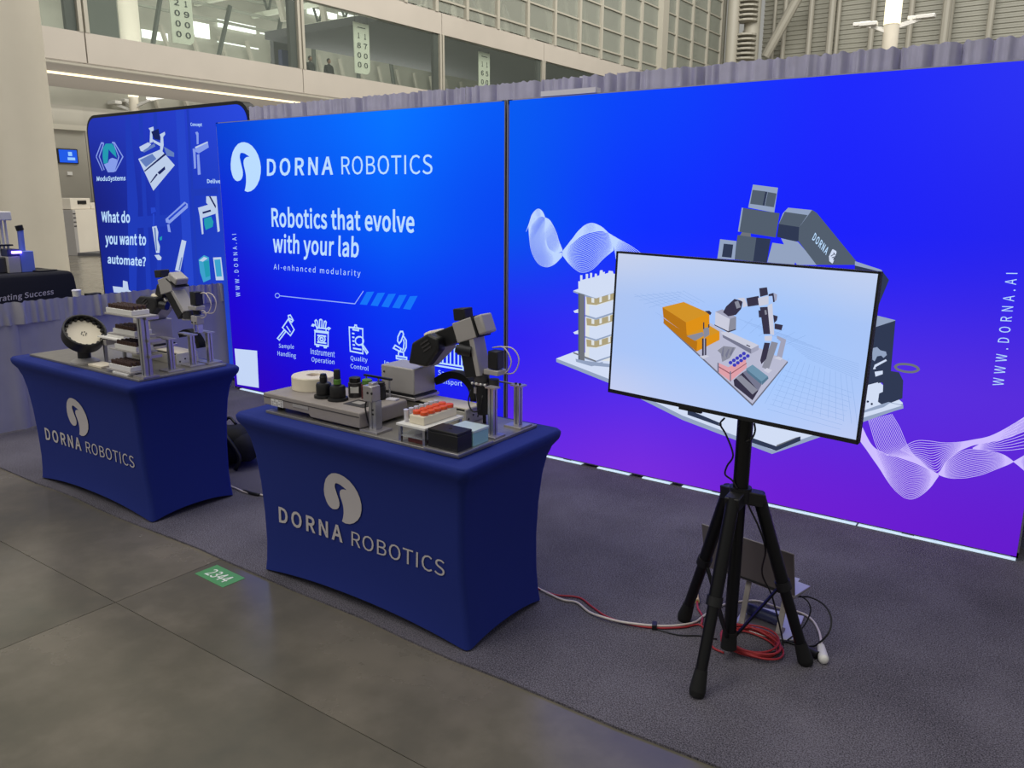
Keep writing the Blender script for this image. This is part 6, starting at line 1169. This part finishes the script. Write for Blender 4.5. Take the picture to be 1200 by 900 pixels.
cable('white_cable', 'pinkish white cable running over the carpet beside the red one', [(1.312, -1.611, 0.006), (1.408, -1.632, 0.006), (1.497, -1.645, 0.006), (1.558, -1.631, 0.007), (1.642, -1.671, 0.007), (1.714, -1.683, 0.012), (1.804, -1.672, 0.013), (1.917, -1.624, 0.013), (1.991, -1.56, 0.008), (2.042, -1.485, 0.006), (2.054, -1.406, 0.006), (2.09, -1.262, 0.006), (2.186, -1.155, 0.006), (2.29, -1.168, 0.012), (2.378, -1.145, 0.006), (2.438, -1.181, 0.006), (2.487, -1.263, 0.006), (2.523, -1.363, 0.006)], .005, 'white_cable')
cable('thin_black_cable', 'thin black cable on the carpet left of the coil', [(1.931, -1.628, 0.004), (2.027, -1.616, 0.004), (2.1, -1.571, 0.004), (2.166, -1.555, 0.004)], .003, 'black_plastic')
p = Vector((1.922, -1.618, 0.008)); tag(G().box(p + Vector((0, 0, .004)), (.02, .04, .022), rz=.4).make('cable_tie', 'black_plastic', bevel=.003), 'black tie binding the red and white cables together', 'tie')
cn = thing('cable_connector', 'beige connector with a red tail standing left of the tripod legs', 'connector', (1.98, -1.3, 0))
G().cyl((1.985, -1.324, 0.012), (1.927, -1.204, 0.014), .011, .009, n=10).make('plug', 'yellow_tag', cn, smooth='auto')
G().tube([(1.982, -1.316, 0.012), (2.009, -1.371, 0.008), (2.048, -1.419, 0.006), (2.075, -1.494, 0.006)], .005, n=6).make('tail', 'red_cable', cn, smooth=True)
sk = thing('power_socket', 'white cable socket end on the carpet right of the tripod', 'plug', (2.545, -1.433, 0))
a = Vector((2.524, -1.383, 0.016)); b = Vector((2.557, -1.471, 0.016))
G().cyl(a, b, .014, .02, n=14).ball(b, .02, 12).make('socket_body', 'white_plastic', sk, smooth='auto')
bpz = thing('power_plug', 'black power plug pushed into the white socket end', 'plug', (2.496, -1.417, 0))
G().cyl((2.478, -1.428, 0.014), (2.532, -1.46, 0.016), .01, .016, n=12).make('plug_body', 'black_plastic', bpz, smooth='auto')
G().tube([(2.478, -1.428, 0.014), (2.453, -1.407, 0.01), (2.418, -1.401, 0.006), (2.39, -1.421, 0.006)], .004, n=6).make('cord', 'black_plastic', bpz, smooth=True)
cable('laptop_cable', 'black cable making a wide loop right of the laptop', [(2.389, -1.27, 0.138), (2.44, -1.26, 0.146), (2.499, -1.28, 0.14), (2.538, -1.32, 0.114), (2.545, -1.37, 0.073), (2.51, -1.39, .02), (2.488, -1.389, 0.006), (2.455, -1.413, 0.006), (2.401, -1.413, 0.006)], .004, 'black_plastic')
cable('thin_laptop_cable', 'thin black cable in the smaller loop right of the laptop', [(2.401, -1.28, 0.15), (2.433, -1.28, 0.137), (2.452, -1.29, 0.106), (2.444, -1.31, 0.059), (2.429, -1.33, 0.029), (2.40, -1.40, .006)], .003, 'black_plastic')

# ---- backpack and cable behind the left table
bkp = thing('backpack', 'black backpack lying on the carpet behind the left table', 'bag', (-1.30, -1.32, 0))
def lump(c, r, axes_z, seedn, sq=.72):
    g = G(); res = bmesh.ops.create_uvsphere(g.bm, u_segments=20, v_segments=12, radius=1)
    rr = random.Random(seedn)
    for v in g.bm.verts:
        co = v.co
        f = lambda t: math.copysign(abs(t) ** sq, t)
        x, y, z = f(co.x) * r[0], f(co.y) * r[1], f(co.z) * r[2]
        w = .012 * math.sin(x * 26 + seedn) * math.cos(z * 31)
        p = Vector((x + w, y, z + w))
        p.rotate(Quaternion(Vector((0, 0, 1)), axes_z[0])); 
        v.co = Vector(c) + p; v.co.z = max(v.co.z, .002)
    return g
lump((-1.32, -1.33, .125), (.21, .15, .125), (.5,), 2).make('bag_body', 'rubber', bkp, smooth=True)
lump((-1.17, -1.30, .12), (.085, .11, .09), (.5,), 5).make('front_pocket', 'black_cloth', bkp, smooth=True)
lump((-1.10, -1.245, .125), (.045, .05, .06), (.5,), 8).make('side_pouch', 'black_cloth', bkp, smooth=True)
G().span((-1.085, -1.30, .10), (-1.075, -1.27, .15)).make('patch', 'dark_grey', bkp)
G().tube([(-1.45, -1.28, .2), (-1.36, -1.36, .27), (-1.22, -1.42, .24), (-1.10, -1.40, .1), (-1.12, -1.42, .01)], .014, n=8).make('strap', 'black_plastic', bkp, smooth=True)
G().tube([(-1.40, -1.30, .24), (-1.36, -1.27, .285), (-1.29, -1.27, .25)], .01, n=8).make('handle', 'black_plastic', bkp, smooth=True)
cable('extension_cable', 'white cable with a black sleeve between the two tables', [(-0.913, -1.621, 0.006), (-0.821, -1.627, 0.006), (-0.732, -1.633, 0.006), (-0.659, -1.615, 0.006), (-0.588, -1.598, 0.006), (-0.482, -1.572, 0.006), (.30, -1.70, .006)], .006, 'white_cable')
tag(G().tube([(-0.76, -1.625, 0.008), (-0.687, -1.625, 0.008), (-0.627, -1.616, 0.008)], .010, n=8).make('cable_sleeve', 'black_plastic', smooth=True), 'black sleeve on the white cable between the tables', 'sleeve')

# ================================================================== NEIGHBOUR'S TABLE AND FAR THINGS
bt = thing('cloth_table', 'black clothed table with white lettering behind the side drape', 'table', (-6.0, -.6, 0))
TX = -5.6
g = G()
n = 16; y0, y1 = -2.2, -.085; zt_ = .945
rows = []
for (z, ex) in ((0.0, .05), (.3, .03), (.6, .015), (.88, .0), (.93, -.01), (zt_, -.03)):
    rows.append([g.bm.verts.new(v) for v in ((TX + ex, y0, z), (TX + ex, y1 + ex * 1.4, z), (TX - .72, y1 + ex * 1.4, z), (TX - .72, y0, z))])
for a, b in zip(rows, rows[1:]): g.bridge(a, b, 0)
g.bm.faces.new(rows[-1]); g.make('table_cloth', 'black_cloth', bt, bevel=.012)
g = G(); (o, r, u) = BT_TEXT[0][1]
add_text(g, BT_TEXT[0][0], (TX + .016, o[0], o[1]), (TX + .016, r[0], r[1]), (TX + .016, u[0], u[1]), .006); g.make('lettering', 'cover_print', bt, normals=False)
led = mat('violet_led', (150, 120, 255), 0.4, emit=6.0)
dva, dvb, dvc, dvd = (-5.8, -0.513, 1.001), (-5.8, -0.376, 1.161), (-5.78, -0.601, 1.155), (-5.78, -0.504, 1.15)
tba, tbb = (-5.9, -0.44, 1.195), (-5.9, -0.444, 1.37)
dv = thing('lab_device', 'pale blue lit lab device with a glowing violet slot on the black table', 'device', (-5.9, dva[1], zt_))
G().span((-6.05, dva[1] + .004, zt_), (-5.8, dvb[1], dvb[2])).make('device_body', 'blue_device', dv, bevel=.006)
G().span((-6.05, dvc[1] - .03, zt_), (-5.80, dva[1], dvc[2] - .04)).make('device_base', 'silver_paint', dv, bevel=.006)
G().span((-5.799, dvc[1] + .01, dvc[2] - .012), (-5.77, dvd[1], dvc[2] + .012)).make('lamp_bar', 'violet_led', dv)
G().span((-6.02, dvc[1] - .03, dvc[2] - .04), (-5.80, dva[1], dvc[2] + .03)).make('lamp_hood', 'navy_panel', dv)
G().cyl((-5.9, tba[1], tba[2] - .05), (-5.9, tbb[1] + .01, tbb[2] + .01), .03, n=14).make('column_tube', 'blue_device', dv, smooth='auto')
G().cyl((-5.9, tbb[1] + .01, tbb[2]), (-5.9, tbb[1] - .0, tbb[2] + .05), .036, n=14).make('tube_cap', 'black_plastic', dv, smooth='auto')
rga, rgb_ = (-5.95, -0.62, 1.201), (-5.95, -0.52, 1.474)
tr_ = thing('tube_rig', 'tall rack of pale tubes at the left edge on the black table', 'rack', (-5.95, rga[1], zt_))
for k in range(4): G().cyl((-5.95, rga[1] - .05 + .04 * k, zt_ + .12), (-5.95, rga[1] - .05 + .04 * k, rgb_[2]), .012, n=10).make('tube', 'clear_tube', tr_)
G().span((-6.0, rga[1] - .09, zt_ + .27), (-5.9, rgb_[1], zt_ + .285)).make('clamp_bar', 'black_plastic', tr_)
G().span((-6.05, rga[1] - .10, rgb_[2]), (-5.85, rgb_[1], rgb_[2] + .09)).make('top_housing', 'white_plastic', tr_, bevel=.01)
G().span((-6.05, rga[1] - .10, zt_), (-5.85, rgb_[1], zt_ + .16)).make('rig_base', 'dark_grey', tr_, bevel=.01)
tag(G().box((-5.78, -.30, zt_ + .008), (.14, .20, .016), rz=.2).make('closed_folder', 'black_plastic', bevel=.003), 'flat black folder lying on the black table near its right end', 'folder')
sm = thing('low_stand', 'small dark stand just behind the side drape with a cup on it', 'stand', (-4.0, -.62, 0))
cpos = (-4, -0.873, 0.874)
G().box((-4.0, cpos[1] + .04, cpos[2] - .06), (.3, .36, .02)).make('stand_top', 'dark_grey', sm)
G().cyl((-4.0, cpos[1] + .04, 0), (-4.0, cpos[1] + .04, cpos[2] - .07), .03, n=12).make('stand_leg', 'dark_grey', sm)
cz = cpos[2] - .05
cup = thing('paper_cup', 'small white cup with a lilac top peeking over the side drape', 'cup', (-4.0, cpos[1], cz))
G().lathe([(.030, 0), (.036, .09)], (-4.0, cpos[1], cz), n=18).make('cup_wall', 'white_plastic', cup, smooth='auto')
G().lathe([(.038, .088), (.038, .096), (.03, .10)], (-4.0, cpos[1], cz), n=18).make('cup_lid', 'paper', cup, smooth='auto')
tag(G().box((-3.98, cpos[1] + .13, cz + .03), (.07, .12, .06)).make('phone_case', 'black_plastic', bevel=.004), 'black object beside the white cup behind the side drape', 'case')

# white cabinets near the column
f0 = (-21.315, 7.868, 0); f1 = (-21.645, 8.583, 0)
cab = thing('white_cabinet', 'white cabinet standing on the hall floor right of the round column', 'cabinet', (f0[0], f0[1], CONCRETE_Z))
dv_ = Vector((f1[0] - f0[0], f1[1] - f0[1], 0)); L = dv_.length; dv_.normalize(); ra = math.atan2(dv_.y, dv_.x)
cc = Vector((f0[0], f0[1], 0)) + dv_ * .75
bkv = Vector((-dv_.y, dv_.x, 0))
G().box(cc + bkv * .4 + Vector((0, 0, .66)), (1.5, .8, 1.33), rz=ra).make('cabinet_body', 'cabinet_white', cab, bevel=.01)
G().box(cc - dv_ * .80 + bkv * .3 + Vector((0, 0, .655)), (.12, .7, 1.32), rz=ra).make('side_panel', 'silver_paint', cab)
for k in range(4): G().box(cc - dv_ * .80 - bkv * .055 + Vector((0, 0, .85 + .12 * k)), (.10, .01, .03), rz=ra).make('vent', 'dark_grey', cab)
top = thing('white_bin', 'white box unit with a dark slot on top of the white cabinet', 'box', tuple(cc + bkv * .4 + Vector((0, 0, 1.335))))
G().box(cc + bkv * .4 - dv_ * .35 + Vector((0, 0, 1.335 + .16)), (.85, .7, .32), rz=ra).make('bin_body', 'cabinet_white', top, bevel=.01)
G().box(cc + bkv * .04 - dv_ * .30 + Vector((0, 0, 1.335 + .20)), (.36, .02, .10), rz=ra).make('slot', 'black_plastic', top)
G().box(cc + bkv * .4 + dv_ * .45 + Vector((0, 0, 1.335 + .09)), (.72, .7, .18), rz=ra).make('low_section', 'cabinet_white', top, bevel=.01)
tag(G().box(cc + dv_ * .3 - bkv * .55 + Vector((0, 0, CONCRETE_Z + .045)), (2.4, .9, .09), rz=ra).make('floor_mat', 'ceiling_dark'), 'grey low mat on the floor before the white cabinet', 'mat')

# small blue wall screen
sp_ = (-39.9, 17.241, 3.646)
ws = thing('wall_screen', 'small glowing blue screen on the far wall right of the round column', 'screen', (-39.9, sp_[1], sp_[2] - .35))
ya, yb = (-39.9, 16.814, 3.628)[1], (-39.9, 17.719, 3.666)[1]; zb_, zt2 = (-39.9, 17.209, 3.372)[2], (-39.9, 17.283, 4.004)[2]
G().span((-40.25, ya - .05, zb_ - .05), (-39.95, yb + .05, zt2 + .05)).make('screen_case', 'black_plastic', ws)
glow('wall_blue', (30, 90, 230), 1.0); glow('wall_cyan', (150, 200, 255), 1.0)
G().poly([(-39.94, ya, zb_), (-39.94, yb, zb_), (-39.94, yb, zt2), (-39.94, ya, zt2)]).make('screen', 'wall_blue', ws)
yc = (ya + yb) / 2
G().poly([(-39.93, yc - .05, zb_ + .12), (-39.93, yb - .12, zb_ + .12), (-39.93, yb - .12, zb_ + .26), (-39.93, yc - .05, zb_ + .26)]).poly([(-39.93, yc - .0, zb_ + .33), (-39.93, yc + .2, zb_ + .33), (-39.93, yc + .2, zt2 - .1), (-39.93, yc, zt2 - .1)]).make('screen_image', 'wall_cyan', ws)
ws.children[-1]['kind'] = 'stuff'
G().span((-40.2, yc - .12, zb_ - .62), (-39.95, yc + .12, zb_ - .45)).make('camera_box', 'white_plastic', ws)

# ---- floodlight masts
def mast(label, x, y, ztop, r, arm_z, lit_from):
    t = thing('floodlight_mast', label, 'mast', (x, y, CONCRETE_Z))
    G().cyl((x, y, CONCRETE_Z), (x, y, lit_from), r, n=20).make('pole', 'column_paint', t, smooth='auto')
    G().cyl((x, y, lit_from), (x, y, ztop), r * 1.05, n=20).make('lit_top', 'lit_top', t, smooth='auto')
    for (dx, dy, dz) in ((-1.5, .3, .0), (-1.0, -.6, -.7), (1.5, .3, .1), (1.0, .9, .45)):
        G().beam((x, y, arm_z - .5 + dz * .3), (x + dx * .9, y + dy * .9, arm_z + dz * .3 - .12), .10, .14).make('arm', 'white_plastic', t)
        G().box((x + dx * 1.05, y + dy, arm_z + dz * .3), (.9, .42, .2)).make('lamp_head', 'white_plastic', t, bevel=.03)
    return t
mat('lit_top', (255, 246, 214), 0.5, emit=.9)
mr = (-6.906, 45, 9.569)
mast('round mast with floodlights and a glowing top, above the right end of the drape', mr[0] - .05, 45, 13.5, .40, 11.15, 10.9)
ml = (-30.5, 15.511, 5.542)
mast('round mast with floodlights under the bridge, above the neighbour display', -44, (-44, 23.501, 7.073)[1], (-44, 23.572, 7.75)[2], .27, (-44, 23.526, 7.315)[2], (-44, 23.536, 7.412)[2])

# ---- hanging aisle signs behind the bridge glass
def aisle(label, xw, ya, yb, za, zb2, left, right):
    s = thing('aisle_sign', label, 'sign', (xw, (ya + yb) / 2, za), 'hanging aisle signs'); del s['group']
    w = yb - ya; r_ = w * .30
    pts = [(xw, ya, zb2), (xw, ya, za)] + [(xw, yb - r_ + r_ * math.sin(a), za + r_ - r_ * math.cos(a)) for a in [PI / 2 * k / 6 for k in range(7)]] + [(xw, yb, zb2)]
    G().prism(pts, (-.04, 0, 0)).make('sign_sheet', 'sign_cream', s)
    h = zb2 - za; ch = h * .105
    for c_, yy in ((left, ya + w * .18), (right, ya + w * .60)):
        for k, d in enumerate(c_):
            z = za + h * (.80 - .19 * k)- ch
            g = G(); wd = w * (.12 if d == '1' else .24); yo = w * .06 if d == '1' else 0
            add_text(g, d, (xw + .02, yy + yo, z), (xw + .02, yy + yo + wd, z), (xw + .02, yy + yo, z + ch), .006); g.make('lettering', 'sign_ink', s, normals=False)
    g = G(); g.box((xw + .01, (ya + yb) / 2, zb2 - h * .09), (.02, w * .5, h * .015)); g.make('header_line', 'sign_ink', s)
    for yy in (ya + .1, yb - .1): G().cyl((xw - .02, yy, zb2), (xw - .02, yy, zb2 + 1.2), .015, n=6).make('hanger', 'mullion_dark', s)
    return s
SX = -27.3
a, b, c = (-27.3, 25.276, 10.03), (-27.3, 26.318, 10.203), (-27.3, 25.728, 7.69)
aisle('hanging cream aisle sign reading 1800 and 1700 seen through the bridge glass', SX, a[1], b[1], c[2], a[2], '1800', '1700')
a, b, c = (-27.3, 35.225, 10.069), (-27.3, 36.304, 10.22), (-27.3, 35.71, 7.475)
aisle('hanging cream aisle sign reading 1600 and 1500, farthest right above the drape', SX, a[1], b[1], c[2], a[2], '1600', '1500')
a, b, c = (-27.3, 15.478, 9.66), (-27.3, 16.457, 9.852), (-27.3, 15.757, 7.627)
aisle('hanging cream aisle sign cut by the top of the picture, reading 2000 and 1900', SX, a[1], b[1], c[2], a[2], '2000', '1900')

# ---- two people standing on the bridge
def person(label, x, y, z, h, coat, hood):
    t = thing('person', label, 'person', (x, y, z))
    s = h / 1.75
    J = [((0, 0, .95), .15), ((0, 0, 1.12), .155), ((0, 0, 1.34), .17), ((0, 0, 1.48), .075), ((0, 0, 1.53), .06),
         ((0, .10, .90), .10), ((.02, .11, .50), .07), ((0, .11, .08), .05), ((.12, .12, .03), .04),
         ((0, -.10, .90), .10), ((.0, -.11, .50), .07), ((-.02, -.11, .08), .05), ((.10, -.12, .03), .04),
         ((0, .20, 1.40), .075), ((-.02, .27, 1.12), .055), ((.14, .20, .98), .045), ((.20, .15, .98), .04),
         ((0, -.20, 1.40), .075), ((-.02, -.27, 1.12), .055), ((.14, -.20, .98), .045), ((.20, -.15, .98), .04)]
    E_ = [(0, 1), (1, 2), (2, 3), (3, 4), (0, 5), (5, 6), (6, 7), (7, 8), (0, 9), (9, 10), (10, 11), (11, 12), (2, 13), (13, 14), (14, 15), (15, 16), (2, 17), (17, 18), (18, 19), (19, 20)]
    me = bpy.data.meshes.new('body'); me.from_pydata([Vector(p) * s for p, r in J], E_, [])
    o = bpy.data.objects.new('body', me); C.objects.link(o); o.parent = t; W[o.name] = (x, y, z)
    me.materials.append(M[coat])
    sk_ = o.modifiers.new('skin', 'SKIN'); o.modifiers.new('sub', 'SUBSURF').levels = 1
    if not me.skin_vertices: me.skin_vertices.new()
    for v, (p, r) in zip(me.skin_vertices[0].data, J): v.radius = (r * s, r * s)
    me.skin_vertices[0].data[0].use_root = True
    hc = Vector((x, y, z)) + Vector((.02, 0, 1.64)) * s
    g = G().ball(hc, (.10 * s, .078 * s, .12 * s), 14).ball(hc + Vector((.10 * s, 0, -.02)), (.018, .014, .022), 6)
    for dy in (-.03, .03): g.ball(hc + Vector((.088 * s, dy, .012)), .012, 6)
    for dy in (-.08, .08): g.ball(hc + Vector((0, dy * s, 0)), (.02, .012, .03), 6)
    g.make('head', 'skin', t, smooth=True)
    G().ball(hc + Vector((-.02, 0, .03)), (.105 * s, .09 * s, .115 * s), 14).make('hair', hood, t, smooth=True)
p1 = (-28.2, 23.232, 8.244); p2 = (-28.2, 24.41, 8.286)
person('person in a dark grey coat standing behind the bridge glass', -28.2, p1[1], 6.50, p1[2] - 6.50 , 'dark_coat', 'hair')
person('person in a black coat standing behind the bridge glass, right of the other', -28.2, p2[1], 6.50, p2[2] - 6.50, 'black_coat', 'hair')
